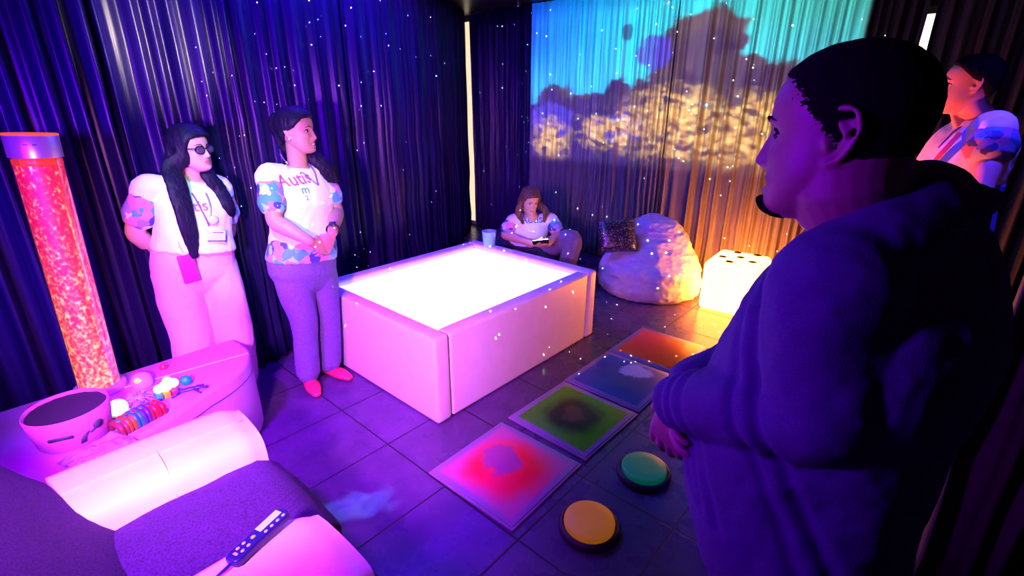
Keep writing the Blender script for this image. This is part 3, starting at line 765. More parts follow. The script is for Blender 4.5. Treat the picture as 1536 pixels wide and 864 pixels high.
MB().lathe((0, 0, 0), [(.0762, .0), (.079, .0), (.079, 1.035), (.0762, 1.035), (.0762, 0)], 56, cap=False).build('acrylic_wall', m, T, angle=60)
MB().lathe((0, 0, 0), [(.078, 1.030), (.0825, 1.031), (.0825, 1.112), (.079, 1.116), (.03, 1.116)], 56).build('cap', mat('brushed_silver', (.66, .62, .64), .3, .7, var=.06), T, angle=50)
MB().lathe((0, 0, 0), [(.0828, 1.112), (.0838, 1.113), (.0838, 1.118), (.0805, 1.120)], 56).build('cap_rim', glow('orange_rim', (1, .12, .02), .8), T, angle=50)
MB().lathe((0, 0, 0), [(.098, 0), (.098, .018), (.094, .024), (.0795, .026)], 48).build('foot_ring', PLV, T, angle=50)
mb = MB(); mb.box((.078, -.026, 1.08), (.002, .020, .004)); mb.box((.0825, -.004, 1.08), (.002, .012, .004)); mb.build('maker_mark', mat('print_dark', (.05, .05, .08), .6), T, smooth_=False)

# ---------------------------------------------------------------- bag on the plinth
bg = at(104, 668, pz) - [.05, -.03, 0]
T = thing('storage_bag', 'pink round storage bag with dark open top on the left end of the plinth', 'bag', bg)
MB().lathe((0, 0, 0), [(.100, 0), (.114, .01), (.126, .08), (.132, .135), (.128, .14), (.122, .132), (.116, .08), (.106, .02), (.02, .016)], 56).build('body', mat('pink_canvas', (.66, .16, .50), .7, var=.05, bump=.2, bscale=120), T, angle=70)
mb = MB()
for k in range(3): mb.lathe((0, 0, 0), [(.118 - .012 * k, .118 - .035 * k), (.121 - .012 * k, .126 - .035 * k), (.114 - .012 * k, .128 - .035 * k)], 40)
mb.lathe((0, 0, 0), [(.108, .04), (.108, .06), (.09, .08), (.05, .087), (.01, .09)], 40); me = mb.mesh('dark_lining'); wrinkle(me, .006, 30); link('dark_lining', me, mat('black_fleece', (.015, .013, .02), .9), T)
def on_bag(ang, z, pts, nm):
    mb = MB()
    for poly_ in pts:
        ring = []
        for h in (0, .0018):
            ring.append([(((.1185 + .07 * (z + dz) ) + h + .006) * math.cos(ang + da / .135), ((.1185 + .07 * (z + dz)) + h + .006) * math.sin(ang + da / .135), z + dz) for da, dz in poly_])
        mb.grid(ring)
    mb.build(nm, mat('print_dark', (.05, .05, .08), .6), T)
circ = lambda r, cx=0, cy=0, k=1: [(cx + r * k * math.cos(q), cy + r * math.sin(q)) for q in np.linspace(0, 2 * PI, 20, endpoint=False)]
on_bag(.52, .080, [circ(.017, 0, 0, 1.1), [(-.034, -.018), (-.014, -.007), (-.010, -.012), (-.03, -.022)]], 'printed_mark')
on_bag(.12, .060, [[(-.016, -.030), (.002, -.028), (.007, -.008), (.022, .012), (.002, .004), (-.010, -.010)]], 'printed_mark')
on_bag(-.38, .072, [[(x + .006 * sx, zz) for x, zz, sx in ((-.03, -.007, -1), (.03, -.007, 1), (.034, 0, 1), (.03, .007, 1), (-.03, .007, -1), (-.034, 0, -1))]], 'printed_mark')

# ---------------------------------------------------------------- toys
rb = MB(); rb.box((0, 0, .02), (.05, .17, .04), .006); o = rb.build('toy_box', mat('red_card', (.75, .03, .06), .5), angle=50)
o.location = (-2.655, .045, pz + .001); o.rotation_euler.z = .15; tag(o, 'red flat box behind the storage bag', 'box')
mb = MB(); mb.box((.0, .02, .0412), (.03, .045, .002), .0005); mb.build('label_strip', mat('white_plastic', (.8, .8, .8), .4), o, smooth_=False)

tp = at(180, 622, pz)
T = thing('light_toy', 'brightest glowing white ball toy at the foot of the bubble tube', 'light toy', tp, 'glowing toys on the plinth')
MB().ball((0, 0, .036), (.036, .036, .034), 24).build('dome', glow('white_toy_glow', (1, .97, .80), 1.6, .03), T)
MB().lathe((0, 0, 0), [(.034, 0), (.038, .002), (.038, .012), (.030, .016)], 32).build('base', mat('white_plastic', (.8, .8, .8), .4), T, angle=60)
tp = at(252, 592, pz)
T = thing('light_toy', 'glowing white cloud shaped toy on a rainbow base behind the spiky ball', 'light toy', tp, 'glowing toys on the plinth')
mb = MB()
for dx, dy, dz, r in ((0, 0, .045, .026), (.0, .03, .048, .022), (0, -.028, .042, .02), (-.012, .012, .06, .02)): mb.ball((dx, dy, dz), r, 18)
mb.build('cloud', glow('cloud_glow', (1, .92, .85), 1.2, .03), T)
for i, c in enumerate(((.02, .5, .6), (.8, .6, .01), (.5, .02, .08))):
    MB().box((.012, -.036 + .030 * i, .012), (.05, .026, .024), .005).build('rainbow_block', mat('rainbow_block_%d' % i, c, .4), T, angle=50)
tp = at(213, 606, pz)
T = thing('fibre_toy', 'pale spiky fibre ball toy between the two glowing toys', 'toy', tp)
MB().ball((0, 0, .03), .02, 20).build('core', mat('lilac_rubber', (.34, .34, .70), .4), T)
r_ = np.random.default_rng(5); mb = MB()
for i in range(110):
    a = r_.normal(size=3); a[2] = abs(a[2]) * .9 - .1; a = unit(a); e = np.array([0, 0, .03]) + a * r_.uniform(.045, .062); e[2] = max(e[2] - .010, .004)
    mb.tube([np.array([0, 0, .03]) + a * .016, np.array([0, 0, .032]) + a * .036, e], [.0016, .0014, .0008], 5, 2)
mb.build('fibres', mat('lilac_rubber', (.34, .34, .70), .4), T)
tp = at(215, 578, pz)
T = thing('dome_toy', 'pale translucent dome toy just right of the bubble tube', 'toy', tp)
MB().lathe((0, 0, 0), [(.040, 0), (.043, .006), (.042, .03), (.034, .052), (.018, .064), (.003, .068)], 36).build('dome', mat('pearl_plastic', (.45, .36, .62), .25, var=.05), T)
MB().ball((.028, -.020, .045), .013, 14).build('knob', glow('yellow_bead', (1, .75, .1), .9), T)
# popper toy: five fluted coloured rows with little buttons
cp0, cp1 = at(178, 651, pz), at(240, 618, pz); ax = cp1 - cp0; ln = np.linalg.norm(ax); ang = math.atan2(ax[1], ax[0])
T = thing('popper_toy', 'rainbow popper toy with a fluted side in front of the glowing ball', 'toy', (cp0 + cp1) / 2, None, ang)
cols = [(.20, .03, .03), (.26, .10, .008), (.01, .20, .16), (.06, .02, .16), (.30, .012, .02), (.32, .008, .02)]
for i, c in enumerate(cols):
    x = (-.5 + (i + .5) / 6) * ln * 1.05; mb = MB()
    hh = .036 + .012 * math.sin(PI * (i + .5) / 6)
    for k in range(2): mb.tube([(x + (k - .5) * .018, -.036, .012), (x + (k - .5) * .018, -.026, hh), (x + (k - .5) * .018, .020, hh + .004), (x + (k - .5) * .018, .036, .014)], [.010, .013, .013, .010], 10, 4)
    s_ = mb.build('segment', mat('popper_%d' % i, c, .45), T)
    mb = MB(); mb.ball((x, -.004, hh + .016), (.011, .012, .006), 14); mb.build('bubble', mat('popper_bubble_%d' % (i % 3), ((.03, .35, .35), (.04, .10, .40), (.4, .03, .04))[i % 3], .35), s_)
T = tag(MB().ball((0, 0, .024), .024, 28).build('ball', mat('teal_rubber', (.0, .50, .28), .45, bump=.4, bscale=120)), 'teal green ball on the far end of the plinth', 'ball'); T.location = tuple(at(281, 577, pz))
# lizard toy
lp = at(280, 588, pz)
T = thing('rubber_lizard', 'dark blue rubber lizard toy lying near the green ball', 'toy', lp, None, 1.15)
mb = MB(); mb.tube([(-.085, .012, .006), (-.05, -.008, .008), (0, 0, .012), (.04, .004, .012), (.06, 0, .012), (.082, -.004, .010)], [.002, .006, .012, .011, .008, .009], 12, 5, flat=.7)
for sx in (-1, 1):
    for x, s in ((.03, 1), (-.018, -1)): mb.tube([(x, 0, .010), (x + .012 * s, sx * .020, .012), (x + .022 * s, sx * .030, .005), (x + .030 * s, sx * .036, .004)], [.006, .005, .0035, .005], 8, 4)
mb.build('body', mat('navy_rubber', (.03, .03, .25), .35), T)
for p_, l_ in (((207, 565), 'red bead toy beside the bubble tube on the back edge of the plinth'), ((246, 553), 'small red bead toy on the back edge above the green ball')):
    q = at(*p_, pz); T = thing('bead_toy', l_, 'toy', q, 'red bead toys')
    MB().lathe((0, 0, 0), [(.014, 0), (.018, .004), (.017, .016), (.010, .024), (.006, .032), (.001, .034)], 24).build('bead', mat('red_plastic', (.85, .04, .06), .35), T)
    MB().lathe((0, 0, 0), [(.019, .008), (.0205, .010), (.019, .012)], 24).build('band', mat('dark_red_plastic', (.5, .02, .05), .4), T)
# crumpled sheet
n = 34; mb = MB(); rows = []
for i in range(n):
    r = []
    for j in range(n):
        x, y = (i / (n - 1) - .5) * .14, (j / (n - 1) - .5) * .20
        z = .020 + .020 * abs(mnoise.noise((x * 16, y * 16, 3))) + .008 * mnoise.noise((x * 45, y * 45, 1)); r.append((x, y, max(.003, z - .9 * max(0, abs(x) - .05) - .5 * max(0, abs(y) - .07))))
    rows.append(r)
mb.grid(rows, closed=False, cap=False); o = mb.build('plastic_sheet', mat('pale_film', (.26, .20, .50), .25, var=.1), smooth_=False); o.location = (-2.145, .095, pz + .004); o.rotation_euler.z = .3
sd = o.modifiers.new('t', 'SOLIDIFY'); sd.thickness = .001; tag(o, 'crumpled pale plastic sheet in front of the storage bag', 'plastic sheet')

# ---------------------------------------------------------------- massage chair at the lower left
cz = .625
T = thing('massage_chair', 'white armed massage chair with dark upholstery in the lower left corner', 'armchair', (-1.33, -.05, 0))
C0 = np.array(T.location)
DARK = mat('dark_fleece', (.030, .004, .095), .9, var=.5, vscale=160, bump=.5, bscale=350)
def arm(x0, x1, y0, y1, z1, inner, name):
    """rounded shell arm, running along y with a sloped front"""
    rings = []
    ys = np.r_[np.linspace(y0, y1 - .06, 24), y1 - .035, y1 - .012, y1]
    for y in ys:
        k = sstep(y, y1 - .06, y1); top = z1 - .018 * k - .012 * ((y - .1) / .4) ** 2; ins = .016 * k
        w_ = (x1 - x0) / 2 - ins; xc = (x0 + x1) / 2; r = []
        prof = [(-1, .02), (-1, .20), (-1, .40), (-1, top - .05), (-.97, top - .022), (-.88, top - .006), (-.7, top), (-.35, top + .002), (0, top), (.4, top - .006), (.72, top - .018), (.90, top - .040), (.98, top - .075), (1, .45), (1, .2), (1, .02)]
        if inner < 0: prof = [(-a, b) for a, b in prof][::-1]
        for a, zz in prof: r.append((xc + a * w_ - C0[0], y - C0[1], zz))
        rings.append(r)
    mb = MB(); mb.grid(rings); return mb.build(name, VINYL, T, angle=55)
a1 = arm(-1.80, -1.53, -.05, .475, cz, 1, 'armrest'); a2 = arm(-1.155, -.80, -.55, .430, cz, -1, 'armrest')
mb = MB(); mb.tube([(-1.66 - C0[0], .20 - C0[1], cz + .002), (-1.58 - C0[0], .20 - C0[1], cz - .012), (-1.545 - C0[0], .20 - C0[1], cz - .05), (-1.530 - C0[0], .20 - C0[1], cz - .1)], .002, 6, 4)
mb.build('seam', mat('white_piping', (.75, .72, .74), .5), a1); mb = MB(); mb.tube([(-1.652 - C0[0], y - C0[1], cz + .0015 - .012 * ((y - .1) / .4) ** 2) for y in (-.03, .05, .15, .25, .35, .44)], .002, 6, 3); mb.build('seam', mat('white_piping', (.75, .72, .74), .5), a1)
# seat
rows = []
for y in np.linspace(-.45, .50, 30):
    fy = sstep(y, .44, .50); r = []
    for x in np.linspace(-1, 1, 26):
        z = .505 + .028 * math.cos(x * PI / 2) - .05 * fy + .014 * math.sin((y + .1) * 5); r.append((x * .21 + (-1.342 - C0[0]), y - C0[1], z))
    rows.append(r)
mb = MB(); k0 = len(rows[0])
solid = [[*r, *[(p[0], p[1], .06) for p in r[::-1]]] for r in rows]; mb.grid(solid); me = mb.mesh('seat_pad'); wrinkle(me, .006, 9, seed=4); link('seat_pad', me, DARK, T)
# reclined backrest: its front fills the left edge of the picture
mb = MB(); rings = []
for u in np.linspace(0, 1, 16):
    y, z = -.02 - .42 * u, .42 + .62 * u; w_ = .36 + .05 * math.sin(PI * u); d_ = .11
    rings.append([(-1.40 + w_ * math.copysign(abs(math.cos(q)) ** .5, math.cos(q)) - C0[0], y + d_ * math.copysign(abs(math.sin(q)) ** .6, math.sin(q)) * .8 - C0[1], z + d_ * math.sin(q) * .55) for q in np.linspace(0, 2 * PI, 40, endpoint=False)])
mb.grid(rings); me = mb.mesh('backrest'); wrinkle(me, .010, 6, seed=8); link('backrest', me, DARK, T)
MB().box((-1.33 - C0[0], -.05 - C0[1], .05), (.9, .9, .08), .02).build('base_frame', BLK, T, angle=50)
mb = MB(); mb.box((-1.02 - C0[0], .095 - C0[1], cz + .004), (.060, .075, .010), .004); mb.build('control_pad', mat('navy_pad', (.01, .012, .10), .6), T, angle=50)

# remote control lying on the near arm
ra, rbp = at(349, 838, cz + .015), at(424, 768, cz + .015); ax = rbp - ra; ln = np.linalg.norm(ax)
T = thing('remote_control', 'dark blue remote control with pale screen on the near white armrest', 'remote control', ((ra + rbp) / 2)[:2].tolist() + [cz - .004], None, math.atan2(ax[1], ax[0]))
NAVY = mat('navy_plastic', (.012, .014, .10), .35)
L_ = ln + .016
pts = [(-L_ / 2, -.016), (-L_ / 2 + .012, -.023), (-.02, -.021), (.02, -.022), (L_ / 2 - .014, -.024), (L_ / 2, -.014), (L_ / 2, .014), (L_ / 2 - .014, .024), (.02, .022), (-.02, .021), (-L_ / 2 + .012, .023), (-L_ / 2, .016)]
MB().prism(pts, .002, .024, .005).build('body', NAVY, T, angle=50)
MB().box((L_ * .22, .007, .0245), (L_ * .40, .020, .002), .0008).build('screen', glow('lcd_screen', (.55, .88, .85), .55, .05), T, smooth_=False)
bm_ = mat('pale_button', (.70, .72, .85), .4)
for i in range(4):
    mb = MB(); mb.ball((L_ * (.06 + .11 * i), -.0135, .0245), (.0052, .0040, .0020), 12); mb.build('button', bm_, T)
for i in range(2):
    for j in range(2):
        mb = MB(); mb.ball((-L_ * (.22 + .10 * i), -.008 + .016 * j, .0245), (.0052, .0042, .0020), 12); mb.build('button', bm_, T)
mb = MB(); mb.ball((-L_ * .09, .002, .0245), (.0062, .0050, .0022), 12); o = mb.build('button', glow('amber_button', (1, .45, .08), .8), T); o['label'] = 'lit amber button'
mb = MB(); mb.box((-L_ * .40, .000, .0243), (.006, .012, .001)); mb.build('logo_print', bm_, T, smooth_=False)
mb = MB(); e = np.array([-L_ / 2, 0, .010]); mb.tube([e, e + [-.02, .002, -.002], e + [-.05, .010, -.006], e + [-.10, .03, -.007], e + [-.20, .03, -.007]], [.0045, .0040, .0022, .0022, .0022], 8, 5); mb.build('cable', NAVY, T)
# ---------------------------------------------------------------- materials of the people
def skin(name, c):
    m, t, b = new_mat(name); o = t.obj()
    t.put(b.inputs['Base Color'], t.ramp(t.noise(o, 18, 4), [(.3, tuple(x * .90 for x in c)), (.7, c)])); b.inputs['Roughness'].default_value = .48
    b.inputs['Subsurface Weight'].default_value = .12; b.inputs['Subsurface Radius'].default_value = (.012, .005, .003); b.inputs['Subsurface Scale'].default_value = .5
    return m
def hair_mat(name, c, c2):
    m, t, b = new_mat(name); o = t.obj(); n = t.noise(t.scalev(o, (1, 1, .10)), 130, 3)
    t.put(b.inputs['Base Color'], t.ramp(n, [(.35, c), (.7, c2)])); b.inputs['Roughness'].default_value = .55; b.inputs['Specular IOR Level'].default_value = .18
    bn = t.node('ShaderNodeBump'); bn.inputs['Strength'].default_value = .6; bn.inputs['Distance'].default_value = .003; t.put(bn.inputs['Height'], n); t.put(b.inputs['Normal'], bn.outputs[0])
    return m
mat('eye_white', (.75, .72, .70), .25, var=.03); mat('iris_dark', (.03, .02, .015), .15, var=.2)
SK = [skin('skin_light', (.62, .40, .31)), skin('skin_tan', (.46, .27, .19)), skin('skin_warm', (.55, .34, .25)), skin('skin_brown', (.30, .17, .13)), skin('skin_dusk', (.50, .30, .21))]
LIP = mat('lip_rose', (.42, .13, .14), .4); LIPD = mat('lip_brown', (.25, .12, .10), .45)
BLACKH = hair_mat('black_hair', (.004, .003, .012), (.012, .009, .035)); BROWNH = hair_mat('brown_hair', (.035, .018, .012), (.20, .11, .06)); BUZZ = mat('cropped_hair', (.005, .004, .004), .95, var=.3, vscale=500, bump=.5, bscale=900, spec=.1)
CAMO = [(.04, .05, .28), (.55, .20, .55), (.20, .62, .72), (.62, .75, .85), (.06, .34, .44), (.70, .25, .38), (.30, .22, .60)]
def camo_nodes(t, o, sc):
    q = t.node('ShaderNodeVectorMath', operation='ADD'); t.put(q.inputs[0], o); nz_ = t.node('ShaderNodeTexNoise'); t.put(nz_.inputs['Vector'], o); nz_.inputs['Scale'].default_value = sc * 1.3
    s = t.node('ShaderNodeVectorMath', operation='SCALE'); t.put(s.inputs[0], nz_.outputs[1]); s.inputs['Scale'].default_value = .05; t.put(q.inputs[1], s.outputs[0])
    c = t.xyz(t.voro(q.outputs[0], sc, out=1))[0]
    return t.ramp(c, [(i / len(CAMO), k) for i, k in enumerate(CAMO)], 'CONSTANT')
def tee_mat(name, hem, base=(.80, .90, .90)):
    """white T-shirt with a puzzle camouflage creeping up from the hem"""
    m, t, b = new_mat(name); o = t.obj(); x, y, z = t.xyz(o); n = t.voro(o, 24, out=1); nx = t.xyz(n)[1]
    k = t.step(t.m('ADD', t.m('SUBTRACT', z, hem), t.m('MULTIPLY', t.noise(o, 7, 2), -.22)), -.085, -.095)
    w_ = t.ramp(t.noise(o, 8, 2), [(.3, tuple(c * .96 for c in base)), (.7, base)])
    t.put(b.inputs['Base Color'], t.mix(k, w_, camo_nodes(t, o, 17))); b.inputs['Roughness'].default_value = .75; b.inputs['Sheen Weight'].default_value = .15
    return m
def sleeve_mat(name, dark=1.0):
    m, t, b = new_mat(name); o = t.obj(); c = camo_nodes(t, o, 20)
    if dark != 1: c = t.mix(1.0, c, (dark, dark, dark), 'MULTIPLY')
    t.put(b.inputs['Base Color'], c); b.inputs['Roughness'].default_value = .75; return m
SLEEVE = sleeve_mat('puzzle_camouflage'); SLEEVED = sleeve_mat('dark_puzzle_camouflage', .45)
PRINT_P = mat('print_pink', (.42, .10, .30), .6); PRINT_B = mat('print_blue', (.05, .16, .42), .6); PRINT_T = mat('print_teal', (.03, .32, .36), .6)
TRIM = mat('navy_collar', (.02, .02, .09), .7); LANY = mat('lanyard_purple', (.22, .08, .30), .6); CARD = mat('badge_card', (.75, .78, .80), .3, var=.05)
RED = mat('red_shoe', (.60, .03, .08), .4); SANDAL = mat('beige_sandal', (.45, .30, .30), .5)

def facing(loc, deg):
    c = unit([-loc[0], -loc[1], 0]); s = np.array([-c[1], c[0], 0]); s = s if s @ RT > 0 else -s; a = math.radians(deg)
    return c * math.cos(a) + s * math.sin(a)

FPROF = [(-.34, .07, .05, .06), (-.26, .14, .09, .10), (-.1, .185, .115, .135), (0, .19, .115, .135), (.2, .175, .125, .11), (.35, .165, .125, .095), (.5, .165, .130, .090), (.64, .170, .140, .092), (.78, .172, .110, .095), (.88, .150, .075, .080), (.95, .095, .050, .062), (1.0, .060, .045, .055)]
MPROF = [(-.34, .08, .06, .06), (-.24, .15, .10, .10), (-.1, .175, .12, .12), (0, .18, .13, .12), (.2, .18, .145, .105), (.4, .185, .15, .105), (.6, .195, .145, .115), (.75, .200, .125, .120), (.86, .185, .095, .105), (.94, .12, .060, .080), (1.0, .066, .055, .062)]
def scaled(prof, sa, sf, sb=None, add=0.0):
    return [(t, a * sa + add, f * sf + add, b * (sb or sf) + add) for t, a, f, b in prof]
def clip_prof(prof, t0, t1, add=0.0, flare=0.0):
    T = [p[0] for p in prof]; A = np.array(prof)
    return [(t, *(np.interp(t, T, A[:, i]) + add + flare * max(0, .35 - t) for i in (1, 2, 3))) for t in np.linspace(t0, t1, 18)]

def build_body(P, J, prof, skin_m, lip_m, k=1.0, voxel=.0045, headkw={}, ra=(.050, .043, .027), rl=(.085, .058, .042), neck_r=.052, hands={}, feet=True, bend=0.0, ears=True, es=1.0):
    mb = MB(); mb.grid(torso_rings(J['hip'], J['neck'], P.F, prof, bend=bend))
    fr = Frame(J['head'], J['headF'], J.get('headU', (0, 0, 1)))
    mb.tube([J['neck'] - ZU * .04, J['neck'], fr.p((0, -.022, -.075), k), fr.p((0, -.02, -.03), k)], np.array([neck_r * 1.15, neck_r, neck_r * .97, neck_r * .92]), 24, 4)
    G = head_grid(**headkw); mb.grid(fr.p(G.reshape(-1, 3), k).reshape(G.shape))
    if ears:
        for s in (-1, 1): ear(mb, fr, s, k, es)
    for s, sg in (('R', -1), ('L', 1)):
        S_, E_, W_ = J[s + 'S'], J[s + 'E'], J[s + 'W']
        up1, fo = E_ - S_, W_ - E_
        mb.tube([S_ - unit(up1) * .01, S_ + up1 * .35, S_ + up1 * .7, E_, E_ + fo * .3, E_ + fo * .7, W_], [ra[0] * 1.1, ra[0] * 1.02, ra[1] * 1.05, ra[1], ra[1] * 1.02, ra[2] * 1.18, ra[2]], 20, 4)
        if s in hands: d, n, kw = hands[s]; hand(mb, W_ + unit(d) * .012, d, n, -sg, k=kw.pop('k', .95), **kw)
        H_, K_, A_ = J[s + 'H'], J[s + 'K'], J[s + 'A']
        mb.tube([H_, H_ + (K_ - H_) * .4, K_, K_ + (A_ - K_) * .35, A_], [rl[0], rl[0] * .95, rl[1], rl[1] * 1.0, rl[2]], 20, 4)
        if feet:
            t = unit(J.get(s + 'toe', P.F)); b = np.array([A_[0], A_[1], A_[2]])
            mb.tube([b - t * .02 - ZU * (A_[2] - .035), b + t * .05 - ZU * (A_[2] - .034), b + t * .13 - ZU * (A_[2] - .024)], [.034, .036, .028], 16, 4, flat=.75)
            mb.tube([b, b - ZU * (A_[2] - .04)], [rl[2] * .95, .034], 14, 2)
    me = remesh(mb, voxel, 3, 'body')
    lips_slot(me, fr, k, 1, headkw.get('smile', 0))
    o = P.put('body', me, [skin_m, lip_m]); return o, fr

def hair_cap(P, fr, k, mask, m, name='hair', nz=70, nt=110, extra=None, voxel=None, wr=.0015, wsc=60):
    G = head_grid(nz, nt, feat=False, shell=mask); mb = MB(); mb.grid(fr.p(G.reshape(-1, 3), k).reshape(G.shape))
    if extra: extra(mb)
    me = remesh(mb, voxel, 2, name) if voxel else mb.mesh(name)
    if wr: wrinkle(me, wr, wsc, (1, 1, .35), 2)
    return P.put(name, me, m)

def tee(P, J, prof, hem, m, sl=SLEEVE, add=.012, sleeve=.62, flare=.05, rs=(.058, .070), voxel=.0065, wr=.006, bend=0, collar=True, belly=0.0, neck_t=.965):
    pr = clip_prof(prof, hem, neck_t, add, flare)
    if belly: pr = [(t, a, f + belly * math.exp(-((t - .25) / .22) ** 2), b) for t, a, f, b in pr]
    mb = MB(); mb.grid(torso_rings(J['hip'], J['neck'], P.F, pr, bend=bend))
    for s in 'RL':
        d = J[s + 'E'] - J[s + 'S']; mb.tube([J['neck'] * .42 + J[s + 'S'] * .58 - ZU * .030, J[s + 'S'] - ZU * .004, J[s + 'S'] + d * .22], [.062, rs[0], rs[0]], 22, 4)
    me = remesh(mb, voxel, 5, 'tee_shirt'); wrinkle(me, wr, 8, (1, 1, .6), 3); wrinkle(me, wr * .5, 19, (1, 1, .7), 5)
    o = P.put('tee_shirt', me, m)
    for s in 'RL':
        d = J[s + 'E'] - J[s + 'S']; mb = MB(); q = J[s + 'S'] + d * .12
        mb.tube([q, q + d * (sleeve - .12) * .5, q + d * (sleeve - .14), q + d * (sleeve - .12)], [rs[0] * .98, (rs[0] + rs[1]) / 2, rs[1], rs[1] * .99], 30, 6)
        me = remesh(mb, .006, 2, 'sleeve'); wrinkle(me, .004, 12, (1, 1, .6), 7); P.put('sleeve', me, sl, o)
    if collar:
        ax = unit(J['neck'] - J['hip']); c = J['hip'] + ax * np.linalg.norm(J['neck'] - J['hip']) * (neck_t + .004); mb = MB()
        L = unit(np.cross(ax, P.F)); Fr = np.cross(L, ax)
        ring = [c + L * .066 * math.cos(q) + Fr * (.058 * math.sin(q)) - ax * (.022 * max(0, math.sin(q)) - .004) for q in np.linspace(0, 2 * PI, 37)]
        mb.tube(ring, [.0065] * 37, 8, 1); P.put('collar', mb, TRIM, o)
    return o

def trousers(P, J, prof, top, m, r, voxel=.0075, wr=.006, add=.010, bend=0, hemz=.05, name='trousers', extra_top=.0):
    mb = MB(); mb.grid(torso_rings(J['hip'], J['neck'], P.F, clip_prof(prof, -.30, top, add), bend=bend))
    for s in 'RL':
        H_, K_, A_ = J[s + 'H'], J[s + 'K'], J[s + 'A']; d = unit(A_ - K_)
        e = A_ - d * max(0, hemz)
        mb.tube([H_ + (H_ - K_) * .05, H_ + (K_ - H_) * .4, K_, K_ + (e - K_) * .5, e], r, 26, 6)
    me = remesh(mb, voxel, 5, name); wrinkle(me, wr, 6, (1, 1, .45), 6); wrinkle(me, wr * .5, 16, (1, 1, .5), 8)
    return P.put(name, me, m)

def shoe(P, J, s, m, label=None, k=1.0):
    A_ = J[s + 'A']; t = unit(J.get(s + 'toe', P.F)); b = np.array([A_[0], A_[1], 0]); mb = MB()
    mb.tube([b - t * .045 + ZU * .030, b + t * .02 + ZU * .032, b + t * .09 + ZU * .028, b + t * .165 + ZU * .020], np.array([.036, .040, .044, .026]) * k, 20, 5, flat=.68)
    me = remesh(mb, .004, 2, 'shoe'); V = verts_of(me); V[:, 2] = np.maximum(V[:, 2], .002); set_verts(me, V)
    return P.put('shoe', me, m, label=label)

def lanyard(P, bv, pts, m, name='lanyard', r=.0042, parent=None, off=.004):
    mb = MB(); q = [on_cloth(bv, p, P.F, off) for p in pts]; mb.tube(q, [r] * len(q), 8, 3, flat=.6); return P.put(name, mb, m, parent)

# ================================================================ woman with glasses and long hair
loc = at(346, 592); loc[2] = 0
P = Person(loc, facing(loc, 14), 'person with glasses and long black hair in pale trousers, hands behind the back')
J = dict(neck=P.J(288, 268), hip=P.J(292, 397), head=P.J(287, 224, .045))
J['hip'] = J['hip'] + P.F * .0; J['headF'] = facing(loc, 46) + ZU * .04
J.update(RS=P.J(222, 279), LS=P.J(328, 279), RE=P.J(203, 348, -.05), RW=P.J(243, 386, -.17), LE=P.J(341, 346, -.06), LW=P.J(312, 386, -.18))
hz = J['hip']
J.update(RH=hz - P.L * .095 - ZU * .04, LH=hz + P.L * .095 - ZU * .04)
J.update(RK=P.W(-.125, .03, .44), LK=P.W(.075, .05, .44), RA=P.W(-.155, 0, .075), LA=P.W(.075, 0, .075))
prof = scaled(FPROF, .99, 1.0)
bo, fr = build_body(P, J, prof, SK[0], LIP, k=.93, headkw=dict(chub=.7), ra=(.045, .044, .030), rl=(.09, .062, .045),
                    hands={'R': (P.L * .6 - ZU * .3, P.F * -1, {}), 'L': (-P.L * .6 - ZU * .3, P.F * -1, {})})
face_parts(P, fr, .93, BLACKH)
WT = tee_mat('glasses_woman_tee', .86, (.82, .92, .91))
ts = tee(P, J, prof, .20, WT, flare=.06, rs=(.0615, .076), belly=.02)
PINK = mat('pale_pink_trousers', (.82, .50, .66), .7, var=.05)
trousers(P, J, prof, .30, PINK, [.108, .108, .100, .098, .096], hemz=.015, wr=.007)
for s in 'RL': shoe(P, J, s, SANDAL)
bv = P.bvh(ts)
# glasses
mb = MB()
for sd in (-1, 1):
    mb.tube([fr.p((sd * .0345 + .0265 * math.cos(q), .089 - .010 * (abs(math.cos(q) * sd + 1) - 1) * (1 if math.cos(q) * sd > 0 else 0), -.003 + .0205 * math.sin(q)), .93) for q in np.linspace(0, 2 * PI, 25)], [.0030] * 25, 8, 1)
    mb.tube([fr.p((sd * .0615, .079, .004), .93), fr.p((sd * .072, .05, .006), .93), fr.p((sd * .078, -.005, .006), .93), fr.p((sd * .077, -.02, -.004), .93)], [.0032, .0028, .0026, .0026], 8, 3)
mb.tube([fr.p((-.009, .092, .002), .93), fr.p((0, .096, .005), .93), fr.p((.009, .092, .002), .93)], [.0024] * 3, 8, 3)
gl = P.put('glasses', mb, mat('black_frames', (.01, .01, .012), .25))
m, t, b = new_mat('dark_lens'); b.inputs['Base Color'].default_value = (.10, .07, .14, 1); b.inputs['Roughness'].default_value = .08; b.inputs['Alpha'].default_value = .55; t.put(b.inputs['Base Color'], t.ramp(t.noise(t.obj(), 5), [(.3, (.09, .06, .13)), (.7, (.11, .08, .15))]))
for sd in (-1, 1):
    mb = MB(); mb.grid([[fr.p((sd * .0345 + r * .0255 * math.cos(q), y, -.003 + r * .0195 * math.sin(q)), .93) for q in np.linspace(0, 2 * PI, 24, endpoint=False)] for r, y in ((1, .0872), (1, .0885), (.5, .0898), (.05, .0902))]); P.put('lens', mb, m, gl)
